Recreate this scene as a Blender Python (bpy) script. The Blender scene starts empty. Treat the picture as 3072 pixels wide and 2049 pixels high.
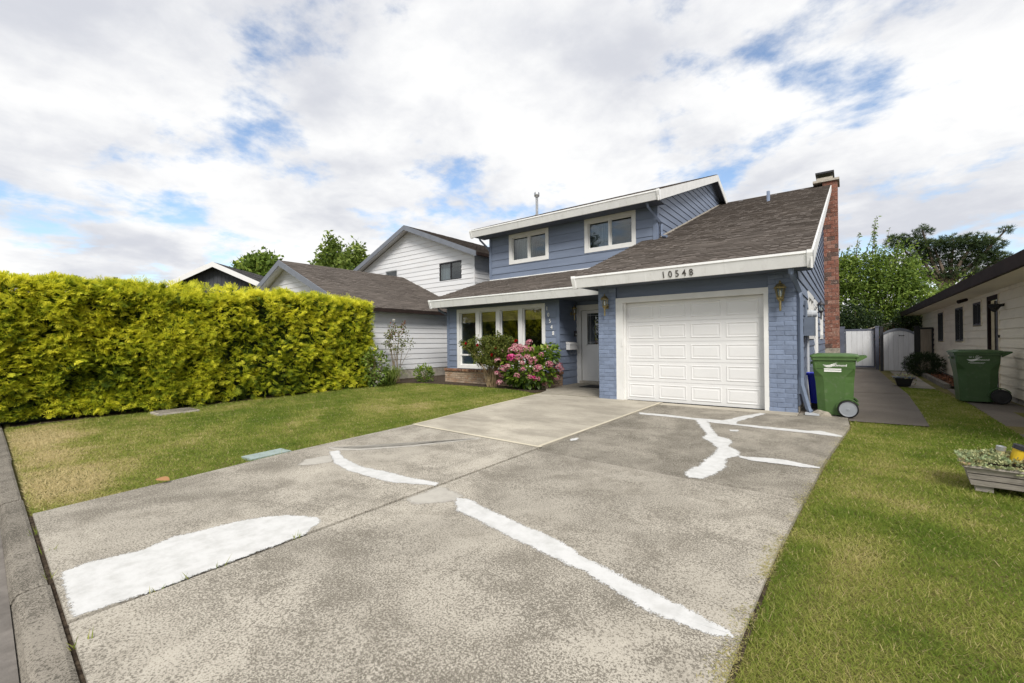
import bpy, math, random
import numpy as np
from mathutils import Vector, Matrix
random.seed(5)
rng = np.random.default_rng(5)
sc = bpy.context.scene
col = sc.collection
R = math.radians

# ------------------------------------------------------------------ camera
cam = bpy.data.cameras.new('camera')
co = bpy.data.objects.new('camera', cam); col.objects.link(co)
yaw, pit, rol = R(-37.362), R(.1774), R(-.6257)
fw = Vector((math.sin(yaw)*math.cos(pit), math.cos(yaw)*math.cos(pit), math.sin(pit)))
r0 = fw.cross(Vector((0, 0, 1))).normalized(); u0 = r0.cross(fw)
rt = math.cos(rol)*r0 + math.sin(rol)*u0; up = -math.sin(rol)*r0 + math.cos(rol)*u0
co.matrix_world = Matrix(((rt.x, up.x, -fw.x, .711), (rt.y, up.y, -fw.y, -9.12), (rt.z, up.z, -fw.z, 1.284), (0, 0, 0, 1)))
cam.sensor_width = 36; cam.lens = 15.47; cam.clip_start = .05; cam.clip_end = 3000
sc.camera = co

# ------------------------------------------------------------------ sky and sun
SKYOFF = (5.2, 0.4, 0)
SKYOFF2 = (4.7, -8.2, 1)
SUN = Vector((.55, -.62, .80)).normalized()
w = bpy.data.worlds.new('World'); sc.world = w; w.use_nodes = True
nt = w.node_tree; nt.nodes.clear()
def N(t, **k):
    n = nt.nodes.new(t)
    for a, b in k.items():
        if a.startswith('i_'): n.inputs[int(a[2:])].default_value = b
        else: setattr(n, a, b)
    return n
def L(a, b, i=0, o=0): nt.links.new(a.outputs[o], b.inputs[i])
sky = N('ShaderNodeTexSky', sky_type='NISHITA', sun_disc=False, sun_elevation=math.asin(SUN.z), sun_rotation=math.atan2(SUN.x, SUN.y))
tc = N('ShaderNodeTexCoord'); sep = N('ShaderNodeSeparateXYZ'); L(tc, sep)
add = N('ShaderNodeMath', operation='MAXIMUM', i_1=0.0); L(sep, add, 0, 2)
add2 = N('ShaderNodeMath', operation='ADD', i_1=.20); L(add, add2)
cmb = N('ShaderNodeCombineXYZ')
for i in (0, 1):
    dv = N('ShaderNodeMath', operation='DIVIDE'); nt.links.new(sep.outputs[i], dv.inputs[0]); L(add2, dv, 1); L(dv, cmb, i)
mp = N('ShaderNodeMapping'); mp.inputs['Location'].default_value = SKYOFF; L(cmb, mp)
def noise(vec, scale, detail, rough, dist=0.):
    n = N('ShaderNodeTexNoise'); n.inputs['Scale'].default_value = scale; n.inputs['Detail'].default_value = detail
    n.inputs['Roughness'].default_value = rough; n.inputs['Distortion'].default_value = dist; L(vec, n); return n
def wm_(op, a, b):
    n = N('ShaderNodeMath', operation=op)
    for i, v in enumerate((a, b)):
        if isinstance(v, (int, float)): n.inputs[i].default_value = v
        else: L(v, n, i)
    return n
mp2 = N('ShaderNodeMapping'); mp2.inputs['Location'].default_value = SKYOFF2; L(cmb, mp2)
n1 = noise(mp, 2.6, 10, .60, .08); n3 = noise(mp, .75, 2, .5); n2 = noise(mp2, 1.0, 8, .52, .3); n4 = noise(mp, 5.0, 7, .6, .2)
cov = wm_('ADD', n1, wm_('MULTIPLY', wm_('SUBTRACT', n3, .5), .62))
mr = N('ShaderNodeMapRange', interpolation_type='SMOOTHSTEP'); mr.inputs[1].default_value = .30; mr.inputs[2].default_value = .48; L(cov, mr)
shade = wm_('ADD', n2, wm_('MULTIPLY', wm_('SUBTRACT', n4, .5), .30))
cr = N('ShaderNodeMapRange', interpolation_type='SMOOTHSTEP'); cr.inputs[1].default_value = .33; cr.inputs[2].default_value = .62; L(shade, cr)
mix = N('ShaderNodeMixRGB'); mix.inputs[1].default_value = (.47, .483, .525, 1); mix.inputs[2].default_value = (.71, .71, .707, 1); L(cr, mix)
b1 = N('ShaderNodeBackground'); b1.inputs[1].default_value = .14; L(sky, b1)
b2 = N('ShaderNodeBackground'); b2.inputs[1].default_value = 1.0; L(mix, b2)
ms = N('ShaderNodeMixShader'); L(mr, ms); L(b1, ms, 1); L(b2, ms, 2)
ow = N('ShaderNodeOutputWorld'); L(ms, ow)
sl = bpy.data.lights.new('sun', 'SUN'); sl.energy = 2.8; sl.angle = R(20); sl.color = (1, .95, .88)
so = bpy.data.objects.new('sun', sl); col.objects.link(so); so.rotation_euler = SUN.to_track_quat('Z', 'Y').to_euler(); so.location = (20, -15, 30)
vs = sc.view_settings; vs.view_transform = 'Standard'; vs.look = 'None'; vs.gamma = 1; vs.exposure = 0.55; vs.use_curve_mapping = False
sc.cycles.use_denoising = True
sc.cycles.max_bounces = 6; sc.cycles.transparent_max_bounces = 12

# ------------------------------------------------------------------ helpers
class MT:
    """small wrapper around a material's node tree"""
    def __init__(s, name):
        s.m = bpy.data.materials.new(name); s.m.use_nodes = True; s.t = s.m.node_tree
        s.b = s.t.nodes['Principled BSDF']; s.out = s.t.nodes['Material Output']
    def n(s, t, **k):
        n = s.t.nodes.new(t)
        for a, b in k.items(): setattr(n, a, b)
        return n
    def l(s, a, b): s.t.links.new(a, b)
    def noise(s, scale, detail=5, rough=.55, vec=None, dist=0):
        n = s.n('ShaderNodeTexNoise'); n.inputs['Scale'].default_value = scale; n.inputs['Detail'].default_value = detail
        n.inputs['Roughness'].default_value = rough; n.inputs['Distortion'].default_value = dist
        s.l(vec if vec is not None else s.pos(), n.inputs['Vector']); return n.outputs[0]
    def pos(s):
        if not hasattr(s, '_g'): s._g = s.n('ShaderNodeNewGeometry').outputs['Position']
        return s._g
    def stretch(s, sx, sy, sz):
        v = s.n('ShaderNodeVectorMath', operation='MULTIPLY'); v.inputs[1].default_value = (sx, sy, sz); s.l(s.pos(), v.inputs[0]); return v.outputs[0]
    def rng(s, x, a, b, c=0., d=1.):
        n = s.n('ShaderNodeMapRange', interpolation_type='SMOOTHSTEP'); s.l(x, n.inputs[0])
        for i, v in enumerate((a, b, c, d)): n.inputs[i+1].default_value = v
        return n.outputs[0]
    def mix(s, f, a, b, mode='MIX'):
        n = s.n('ShaderNodeMixRGB', blend_type=mode)
        for i, v in enumerate((f, a, b)):
            if isinstance(v, (int, float)): n.inputs[i].default_value = v
            elif isinstance(v, tuple): n.inputs[i].default_value = (*v, 1)
            else: s.l(v, n.inputs[i])
        return n.outputs[0]
    def math(s, op, a, b):
        n = s.n('ShaderNodeMath', operation=op)
        for i, v in enumerate((a, b)):
            if isinstance(v, (int, float)): n.inputs[i].default_value = v
            else: s.l(v, n.inputs[i])
        return n.outputs[0]
    def attr(s, a):
        n = s.n('ShaderNodeAttribute', attribute_name=a); return n.outputs['Fac']
    def bump(s, h, strength=.3, dist=.01):
        n = s.n('ShaderNodeBump'); n.inputs['Strength'].default_value = strength; n.inputs['Distance'].default_value = dist
        s.l(h, n.inputs['Height']); s.l(n.outputs[0], s.b.inputs['Normal'])
    def col(s, c):
        if isinstance(c, tuple): s.b.inputs['Base Color'].default_value = (*c, 1)
        else: s.l(c, s.b.inputs['Base Color'])
    def set(s, rough=.6, metal=0, spec=.5):
        s.b.inputs['Roughness'].default_value = rough; s.b.inputs['Metallic'].default_value = metal; s.b.inputs['Specular IOR Level'].default_value = spec

def sc3(c, k): return tuple(min(1, x*k) for x in c)
def paint(name, c, rough=.55, var=.10, scale=3, bump=.12, bs=90, orand=.0, stain=None, stainamt=.35, metal=0, stretch=(1, 1, 1), spec=.4):
    m = MT(name); v = m.stretch(*stretch)
    x = m.rng(m.noise(scale, 6, .6, v), .3, .7)
    k = m.mix(x, sc3(c, 1-var), sc3(c, 1+var))
    if stain:
        y = m.rng(m.noise(scale*2.3, 8, .65, v), .52, .75, 0, stainamt); k = m.mix(y, k, stain)
    if orand:
        oi = m.n('ShaderNodeObjectInfo'); k = m.mix(1.0, k, m.mix(oi.outputs['Random'], (1-orand,)*3, (1+orand,)*3), 'MULTIPLY')
    m.col(k); m.set(rough, metal, spec)
    if bump: m.bump(m.noise(bs, 4, .6, v), bump, .004)
    return m.m
def flat(name, c, rough=.5, metal=0): return paint(name, c, rough, .06, 6, 0, 50, metal=metal)

MAT = {}
MAT['blue'] = paint('blue siding paint', (.152, .186, .258), .5, .09, 2.2, .18, 60, .07, (.25, .285, .36), .22, stretch=(.35, .35, 3))
MAT['bluebrick'] = paint('blue painted brick', (.164, .204, .292), .5, .10, 9, .4, 60, .12, (.30, .34, .42), .35)
MAT['bluemortar'] = paint('blue painted mortar', (.150, .188, .268), .7, .1, 9, .4, 80)
MAT['bluetrim'] = paint('blue trim paint', (.142, .176, .248), .45, .08, 4, .1)
MAT['white'] = paint('white trim paint', (.66, .66, .645), .5, .05, 3, .08, 60, 0, (.55, .52, .45), .2)
MAT['fascia'] = paint('white gutter metal', (.76, .765, .76), .42, .04, 2, .03, 40, 0, (.42, .40, .35), .3, stretch=(2, 2, .5))
MAT['doorwhite'] = paint('white door paint', (.655, .655, .652), .42, .025, 1.5, .05, 50)
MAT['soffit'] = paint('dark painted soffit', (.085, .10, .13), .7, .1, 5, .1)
MAT['wsiding'] = paint('white siding paint', (.66, .67, .685), .5, .04, 1.2, .1, 60, .03, (.60, .55, .50), .35, stretch=(.5, .5, 1.2))
MAT['cream'] = paint('cream siding paint', (.78, .70, .54), .55, .05, 1.5, .1, 60, .03, (.38, .33, .26), .3, stretch=(.4, .4, 1.5))
MAT['brown'] = paint('dark brown fascia', (.026, .017, .015), .75, .2, 4, .1, spec=.15)
MAT['greytrim'] = paint('blue grey trim', (.155, .17, .20), .5, .08, 4, .1)
MAT['darkhouse'] = paint('charcoal boards', (.045, .05, .058), .6, .15, 3, .1)
MAT['black'] = flat('black plastic', (.012, .012, .013), .5)
MAT['galv'] = paint('galvanised pipe', (.42, .43, .44), .35, .12, 14, .1, metal=.7)
MAT['brass'] = paint('aged brass', (.27, .215, .10), .4, .25, 30, .1, metal=.75)
MAT['iron'] = flat('dark metal', (.05, .05, .055), .45, .5)
MAT['greymetal'] = paint('grey painted metal', (.12, .145, .19), .5, .08, 9, .05)
MAT['conduit'] = flat('grey conduit', (.42, .44, .46), .5)
MAT['digitdark'] = flat('dark bronze numerals', (.075, .070, .065), .5)
MAT['digitwhite'] = flat('white numerals', (.82, .82, .80), .5)
MAT['blind'] = paint('woven bamboo blind', (.36, .25, .10), .8, .4, 5, .3, 60, 0, stretch=(.6, .6, 30))
MAT['inner'] = paint('dim room wall', (.07, .065, .06), .9, .1, 2, 0)
MAT['curtain'] = paint('grey curtain', (.16, .165, .18), .9, .25, 9, 0, stretch=(3, 3, .1))
MAT['green_bin'] = paint('green bin plastic', (.060, .120, .032), .45, .07, 6, .06, 160, 0, (.16, .18, .12), .40)
MAT['green_bin2'] = paint('dark green bin plastic', (.042, .088, .030), .45, .08, 6, .06, 160, 0, (.12, .14, .10), .40)
MAT['blue_box'] = flat('blue plastic', (.004, .02, .55), .4)
MAT['tyre'] = flat('black rubber', (.014, .014, .015), .7)
MAT['hub'] = flat('grey hub plastic', (.30, .32, .35), .45)
MAT['greywood'] = paint('weathered grey wood', (.30, .27, .24), .8, .25, 5, .5, 40, .1, (.16, .13, .11), .45, stretch=(2, 2, 30))
MAT['whitewood'] = paint('white painted boards', (.62, .63, .64), .6, .06, 3, .2, 50, .05, (.36, .36, .36), .4, stretch=(12, 12, .8))
MAT['slatewood'] = paint('slate blue painted wood', (.105, .115, .15), .6, .15, 4, .2)
MAT['taupewood'] = paint('taupe fence boards', (.31, .27, .21), .7, .1, 4, .2, 40, .05, stretch=(10, 10, .8))
MAT['rock'] = paint('rough rock', (.30, .27, .22), .9, .35, 14, .9, 50)
MAT['capconc'] = paint('chimney concrete', (.36, .33, .28), .85, .2, 8, .5)
MAT['mortar'] = paint('mortar', (.30, .27, .24), .9, .15, 20, .4)
MAT['mat'] = flat('door mat', (.02, .019, .018), .95)
MAT['wood'] = paint('bark', (.13, .10, .075), .9, .3, 14, .7, 40, stretch=(1, 1, .3))
MAT['twig'] = paint('rose canes', (.19, .14, .075), .8, .3, 10, .3)
MAT['asphalt'] = paint('asphalt', (.17, .155, .14), .9, .25, 5, .6, 160, 0, (.10, .09, .08), .4, spec=.1)
MAT['yellowlamp'] = flat('yellow plastic', (.62, .42, .03), .4)
MAT['creamlamp'] = flat('cream plastic', (.52, .47, .26), .4)
MAT['utility'] = paint('pale green plastic cover', (.27, .33, .315), .6, .12, 7, .2)
MAT['leafbrown'] = flat('dead leaf', (.33, .17, .07), .7)

def brickmat(name, cols, bump=.5):
    m = MT(name); oi = m.n('ShaderNodeObjectInfo').outputs['Random']
    cr = m.n('ShaderNodeValToRGB'); cr.color_ramp.interpolation = 'CONSTANT'
    e = cr.color_ramp.elements
    for i, c in enumerate(cols):
        q = e[0] if i == 0 else e.new(i/len(cols))
        q.position = i/len(cols); q.color = (*c, 1)
    m.l(oi, cr.inputs[0])
    x = m.rng(m.noise(22, 6, .65), .3, .72)
    k = m.mix(x, m.mix(1, cr.outputs[0], (.72, .72, .72), 'MULTIPLY'), m.mix(1, cr.outputs[0], (1.25, 1.25, 1.25), 'MULTIPLY'))
    k = m.mix(m.rng(m.noise(11, 8, .72), .56, .66, 0, .70), k, (.44, .37, .31)); k = m.mix(m.rng(m.noise(6, 7, .7), .58, .70, 0, .6), k, (.07, .055, .045))
    m.col(k); m.set(.85, 0, .3); m.bump(m.noise(70, 5), bump, .004); return m.m
MAT['redbrick'] = brickmat('red chimney brick', [(.20, .088, .060), (.25, .115, .080), (.175, .082, .058), (.225, .095, .065), (.11, .070, .056), (.28, .15, .11)])
MAT['tanbrick'] = brickmat('tan planter brick', [(.36, .27, .19), (.40, .31, .23), (.31, .23, .16), (.34, .23, .15)])
MAT['capbrick'] = brickmat('brown cap brick', [(.19, .095, .055), (.26, .13, .07), (.14, .07, .045), (.30, .19, .12)])

def shingle_mat(name, dark, light):
    m = MT(name); a = m.attr('rnd')
    k = m.mix(a, dark, light)
    k = m.mix(m.rng(m.noise(.9, 7, .6), .42, .68, 0, .38), k, sc3(light, 1.35))
    k = m.mix(m.rng(m.noise(2.5, 9, .7), .52, .75, 0, .35), k, sc3(dark, .8))
    k = m.mix(m.rng(m.noise(160, 3, .6), .4, .7, 0, .25), k, sc3(light, 1.6))
    m.col(k); m.set(.93, 0, .2); m.bump(m.noise(140, 4), .5, .004); return m.m
MAT['shingle'] = shingle_mat('brown asphalt shingles', (.086, .073, .064), (.126, .108, .094))
MAT['shingle2'] = shingle_mat('grey asphalt shingles', (.045, .043, .042), (.085, .082, .08))

def concrete(name, pale, dark, amt, fine=.55, streak=0.):
    m = MT(name)
    big = m.noise(.42, 7, .62, None, .6); mid = m.noise(2.6, 10, .70, None, .5); sp = m.noise(88, 6, .70); sp2 = m.noise(190, 3, .55); wear = m.noise(1.1, 6, .6, m.stretch(1, .8, 2), .8)
    k = m.mix(m.rng(big, .34, .64), sc3(pale, .74), pale)
    k = m.mix(m.rng(mid, .44, .68, 0, .42), k, sc3(dark, 2.0))
    k = m.mix(m.rng(m.noise(5.5, 8, .7), .56, .74, 0, .35), k, sc3(pale, 1.18))
    thr = m.math('ADD', sp, m.math('MULTIPLY', m.math('ADD', m.math('MULTIPLY', wear, 1.2), m.math('MULTIPLY', mid, .8)), .28))
    k = m.mix(m.rng(thr, .752, .835, 0, amt), k, dark)
    fm = m.rng(wear, .34, .62, fine*.35, fine*1.15)
    k = m.mix(m.math('MULTIPLY', m.rng(sp2, .50, .66), fm), k, sc3(dark, .9))
    k = m.mix(m.math('MULTIPLY', m.rng(sp2, .50, .34), m.math('MULTIPLY', fm, .55)), k, sc3(pale, 1.2))
    if streak: k = m.mix(m.rng(m.noise(1., 9, .66, m.stretch(.9, 1.9, 1)), .40, .66, 0, streak), k, sc3(dark, 1.1)); k = m.mix(m.rng(m.noise(1.3, 9, .7, m.stretch(2.5, 14, 1)), .48, .74, 0, streak*.3), k, sc3(pale, 1.2))
    m.col(k); m.set(.9, 0, .25)
    m.bump(m.math('ADD', sp, m.math('MULTIPLY', sp2, .6)), .35, .004); return m.m
MAT['aggregate'] = concrete('exposed aggregate concrete', (.455, .42, .355), (.108, .096, .076), .84, .66)
MAT['aggregate2'] = concrete('dark aggregate concrete', (.36, .33, .275), (.08, .071, .055), .90, .72)
MAT['smoothconc'] = concrete('brushed pale concrete', (.50, .46, .38), (.19, .172, .14), .35, .22, .62)
MAT['walkconc'] = concrete('old side path concrete', (.19, .165, .138), (.08, .069, .057), .55, .5)
MAT['kerbconc'] = concrete('kerb concrete', (.265, .24, .20), (.065, .058, .046), .92, .8)
MAT['edgeconc'] = concrete('trowelled pale edge', (.60, .55, .43), (.30, .27, .21), .25, .12)
MAT['porchconc'] = concrete('porch concrete', (.34, .31, .255), (.12, .11, .09), .5, .3)
def fillermat(name, c1, c2):
    m = MT(name); m.col(m.mix(m.rng(m.noise(9, 8, .65), .35, .75), c1, c2)); m.set(.8, 0, .2); m.bump(m.noise(30, 7, .7), .30, .008)
    v = m.math('ADD', m.attr('rnd'), m.math('MULTIPLY', m.math('SUBTRACT', m.math('ADD', m.noise(38, 8, .75), m.math('MULTIPLY', m.noise(130, 3), .6)), .80), 1.35))
    tr = m.n('ShaderNodeBsdfTransparent'); x = m.n('ShaderNodeMixShader'); m.l(m.rng(v, .40, .62), x.inputs[0])
    m.l(tr.outputs[0], x.inputs[1]); m.l(m.b.outputs[0], x.inputs[2]); m.l(x.outputs[0], m.out.inputs[0]); return m.m
MAT['filler'] = fillermat('white crack filler', (.56, .56, .55), (.45, .45, .435)); MAT['greypatch'] = fillermat('grey filler', (.42, .40, .355), (.34, .32, .285))
m = MT('soil'); m.col(m.mix(m.rng(m.noise(22, 7, .7), .35, .7), (.035, .026, .019), (.115, .088, .062))); m.set(.95, 0, .1); m.bump(m.noise(40, 6, .7), 1, .03); MAT['soil'] = m.m
m = MT('turf ground'); x = m.noise(1.3, 5); y = m.noise(60, 4, .7)
k = m.mix(m.rng(x, .35, .65), (.16, .165, .045), (.24, .20, .085)); k = m.mix(m.rng(y, .35, .7), m.mix(1, k, (.6, .6, .6), 'MULTIPLY'), k); m.col(k); m.set(.95, 0, .1); m.bump(y, .8, .02); MAT['turf'] = m.m
m = MT('bark mulch'); m.col(m.mix(m.attr('rnd'), (.07, .026, .012), (.30, .12, .05))); m.set(.9); MAT['mulch'] = m.m

def glassmat(name, ior=.075, tint=(.9, .95, .95)):
    m = MT(name); t = m.t; t.nodes.remove(m.b)
    g = m.n('ShaderNodeBsdfGlossy'); g.inputs['Roughness'].default_value = .01
    tr = m.n('ShaderNodeBsdfTransparent'); tr.inputs[0].default_value = (*tint, 1)
    f = m.n('ShaderNodeLayerWeight'); f.inputs[0].default_value = .5
    fac = m.math('ADD', m.math('MULTIPLY', m.math('POWER', f.outputs['Facing'], 5.), .9), ior)
    x = m.n('ShaderNodeMixShader'); m.l(fac, x.inputs[0]); m.l(tr.outputs[0], x.inputs[1]); m.l(g.outputs[0], x.inputs[2]); m.l(x.outputs[0], m.out.inputs[0]); return m.m
MAT['glass'] = glassmat('window glass'); MAT['glass2'] = glassmat('lantern glass', .05)

def foliage(name, stops, trans=.35, rough=.6, spec=.3):
    m = MT(name); a = m.attr('rnd')
    cr = m.n('ShaderNodeValToRGB'); e = cr.color_ramp.elements
    for i, (p, c) in enumerate(stops):
        q = e[i] if i < 2 else e.new(p)
        q.position = p; q.color = (*c, 1)
    m.l(a, cr.inputs[0]); k = cr.outputs[0]
    m.col(k); m.set(rough, 0, spec)
    tl = m.n('ShaderNodeBsdfTranslucent'); m.l(k, tl.inputs[0])
    x = m.n('ShaderNodeMixShader'); x.inputs[0].default_value = trans
    m.l(m.b.outputs[0], x.inputs[1]); m.l(tl.outputs[0], x.inputs[2]); m.l(x.outputs[0], m.out.inputs[0]); return m.m
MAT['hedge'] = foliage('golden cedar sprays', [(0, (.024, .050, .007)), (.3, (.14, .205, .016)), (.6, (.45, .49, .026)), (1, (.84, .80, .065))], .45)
MAT['leaf'] = foliage('mid green leaves', [(0, (.060, .110, .016)), (.6, (.165, .245, .036)), (1, (.30, .37, .07))])
MAT['leaf_dark'] = foliage('dark green leaves', [(0, (.014, .028, .010)), (.6, (.032, .058, .018)), (1, (.07, .10, .03))], .25)
MAT['leaf_light'] = foliage('light green leaves', [(0, (.06, .105, .018)), (.6, (.17, .235, .04)), (1, (.30, .36, .08))])
MAT['needle'] = foliage('pine needles', [(0, (.016, .032, .012)), (.6, (.048, .080, .026)), (1, (.11, .15, .045))], .25)
MAT['hydleaf'] = foliage('hydrangea leaves', [(0, (.045, .095, .012)), (.55, (.145, .24, .024)), (1, (.36, .43, .05))], .4, .45, .45)
MAT['roseleaf'] = foliage('rose leaves', [(0, (.05, .075, .014)), (.6, (.145, .175, .03)), (1, (.28, .25, .06))], .4)
MAT['redleaf'] = foliage('reddish young leaves', [(0, (.13, .035, .025)), (.6, (.22, .08, .05)), (1, (.10, .09, .03))], .3)
MAT['pink'] = foliage('pink florets', [(0, (.32, .06, .12)), (.5, (.50, .19, .24)), (1, (.70, .50, .47))], .25)
MAT['magenta'] = foliage('magenta florets', [(0, (.45, .02, .14)), (.6, (.62, .06, .25)), (1, (.72, .2, .4))], .25)
MAT['redpetal'] = foliage('red petals', [(0, (.26, .005, .008)), (1, (.50, .012, .015))], .2)
MAT['whitepetal'] = foliage('white petals', [(0, (.60, .58, .48)), (1, (.80, .80, .76))], .3)
MAT['sedum'] = foliage('sedum rosettes', [(0, (.34, .20, .13)), (.35, (.36, .34, .15)), (.7, (.27, .35, .19)), (1, (.50, .50, .27))], .25)
MAT['grass'] = foliage('lawn grass', [(0, (.14, .215, .028)), (.40, (.28, .330, .060)), (.68, (.44, .41, .14)), (1, (.62, .52, .28))], .5, .7, .2)

def props(o, label=None, cat=None, group=None, kind=None):
    if label: o['label'] = label
    if cat: o['category'] = cat
    if group: o['group'] = group
    if kind: o['kind'] = kind
    return o
def link(name, me, mat, parent=None, smooth=False):
    o = bpy.data.objects.new(name, me); col.objects.link(o)
    if mat is not None and not me.materials: me.materials.append(MAT[mat] if isinstance(mat, str) else mat)
    if parent is not None: o.parent = parent
    if smooth: me.polygons.foreach_set('use_smooth', [True]*len(me.polygons))
    return o
def thing(name, label, cat, loc=(0, 0, 0), rz=0, group=None):
    o = bpy.data.objects.new(name, None); col.objects.link(o); o.empty_display_size = .3
    o.location = loc; o.rotation_euler = (0, 0, rz)
    return props(o, label, cat, group)
def npmesh(name, V, k, mat, parent=None, rnd=None, smooth=False, weld=None):
    """V: (n,k,3) array of separate k-gons"""
    V = np.asarray(V, np.float32); n = V.shape[0]
    me = bpy.data.meshes.new(name)
    me.vertices.add(n*k); me.vertices.foreach_set('co', V.reshape(-1))
    me.loops.add(n*k); me.loops.foreach_set('vertex_index', np.arange(n*k, dtype=np.int32))
    me.polygons.add(n); me.polygons.foreach_set('loop_start', np.arange(0, n*k, k, dtype=np.int32))
    me.update(calc_edges=True)
    if rnd is not None:
        a = me.attributes.new('rnd', 'FLOAT', 'POINT'); a.data.foreach_set('value', np.repeat(np.asarray(rnd, np.float32), k))
    return link(name, me, mat, parent, smooth)
def frame(O=(0, 0, 0), U=(1, 0, 0), Nn=(0, -1, 0)):
    O, U, Nn = np.array(O, float), np.array(U, float), np.array(Nn, float)
    Z = np.array([0, 0, 1.])
    return lambda u, n, z: O + U*u + Nn*n + Z*z
class MB:
    def __init__(s, f=None): s.v = []; s.f = []; s.m = f or (lambda u, n, z: np.array([u, n, z], float))
    def add(s, pts, faces):
        b = len(s.v); s.v += [tuple(s.m(*p)) for p in pts]; s.f += [tuple(b+i for i in q) for q in faces]; return s
    def box(s, u0, u1, n0, n1, z0, z1):
        return s.add([(u0, n0, z0), (u1, n0, z0), (u1, n1, z0), (u0, n1, z0), (u0, n0, z1), (u1, n0, z1), (u1, n1, z1), (u0, n1, z1)],
                     [(0, 1, 2, 3), (4, 5, 6, 7), (0, 1, 5, 4), (1, 2, 6, 5), (2, 3, 7, 6), (3, 0, 4, 7)])
    def prism(s, A, B):
        n = len(A); return s.add(list(A)+list(B), [tuple(range(n)), tuple(range(2*n-1, n-1, -1))]+[(i, (i+1) % n, n+(i+1) % n, n+i) for i in range(n)])
    def loft(s, rings, cap=True):
        n = len(rings[0]); pts = [p for r in rings for p in r]; F = []
        for k in range(len(rings)-1):
            F += [(k*n+i, k*n+(i+1) % n, (k+1)*n+(i+1) % n, (k+1)*n+i) for i in range(n)]
        if cap: F += [tuple(range(n)), tuple(range((len(rings)-1)*n, len(rings)*n))]
        return s.add(pts, F)
    def tube(s, path, rad, n=8, cap=True):
        path = [Vector(p) for p in path]
        if isinstance(rad, (int, float)): rad = [rad]*len(path)
        rings = []
        for i, p in enumerate(path):
            d = (path[min(i+1, len(path)-1)]-path[max(i-1, 0)]).normalized()
            a = d.orthogonal().normalized() if abs(d.z) > .9 else d.cross(Vector((0, 0, 1))).normalized()
            if abs(d.z) > .9: a = (Vector((1, 0, 0)) - d*d.x).normalized()
            b = d.cross(a)
            rings.append([tuple(p+rad[i]*(math.cos(t)*a+math.sin(t)*b)) for t in [2*math.pi*j/n for j in range(n)]])
        return s.loft(rings, cap)
    def lathe(s, c, prof, n=16, axis='z'):
        rings = []
        for r, h in prof:
            ring = []
            for j in range(n):
                t = 2*math.pi*j/n; a, b = r*math.cos(t), r*math.sin(t)
                ring.append((c[0]+a, c[1]+b, c[2]+h) if axis == 'z' else ((c[0]+a, c[1]+h, c[2]+b) if axis == 'y' else (c[0]+h, c[1]+a, c[2]+b)))
            rings.append(ring)
        return s.loft(rings)
    def build(s, name, mat, parent=None, smooth=False):
        me = bpy.data.meshes.new(name); me.from_pydata(s.v, [], s.f); me.update()
        return link(name, me, mat, parent, smooth)
def box(name, mat, parent, u0, u1, n0, n1, z0, z1, f=None): return MB(f).box(u0, u1, n0, n1, z0, z1).build(name, mat, parent)

def clip(P, a, b, c):
    out = []
    for i in range(len(P)):
        p, q = P[i], P[(i+1) % len(P)]; dp, dq = a*p[0]+b*p[1]-c, a*q[0]+b*q[1]-c
        if dp <= 1e-9: out.append(p)
        if dp*dq < -1e-14:
            t = dp/(dp-dq); out.append((p[0]+t*(q[0]-p[0]), p[1]+t*(q[1]-p[1])))
    return out
def area(P): return abs(sum(P[i][0]*P[(i+1) % len(P)][1]-P[(i+1) % len(P)][0]*P[i][1] for i in range(len(P))))/2 if len(P) > 2 else 0
def minus(pieces, h):
    u0, u1, z0, z1 = h; out = []
    for P in pieces:
        mid = clip(clip(P, -1, 0, -u0), 1, 0, u1)
        out += [clip(P, 1, 0, u0), clip(P, -1, 0, -u1), clip(mid, 0, 1, z0), clip(mid, 0, -1, -z1)]
    return [P for P in out if area(P) > 1e-4]
def siding(parent, mat, f, poly, h, zs, holes=(), tb=.024, tt=.006, wall=True, wmat=None, jit=0):
    """a wall slab with lapped boards, every board its own object"""
    if wall:
        ps = [poly]
        for q in holes: ps = minus(ps, q)
        b = MB(f)
        for P in ps: b.prism([(u, -.001, z) for u, z in P], [(u, -.11, z) for u, z in P])
        wl = b.build('wall', wmat or mat, parent)
    else: wl = parent
    zmin, zmax = min(p[1] for p in poly), max(p[1] for p in poly)
    z = zs
    while z < zmax:
        P = clip(clip(poly, 0, -1, -z), 0, 1, z+h)
        if area(P) > .004:
            ps = [P]
            for q in holes: ps = minus(ps, q)
            if ps:
                j = random.uniform(-jit, jit)
                for Q in ps:
                    if area(Q) < .0015: continue
                    d = lambda zz: tb+j+(tt-tb)*(zz-z)/h
                    MB(f).prism([(u, d(zz), zz) for u, zz in Q], [(u, 0, zz) for u, zz in Q]).build('siding_board', mat, wl)
        z += h
    return wl
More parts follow.
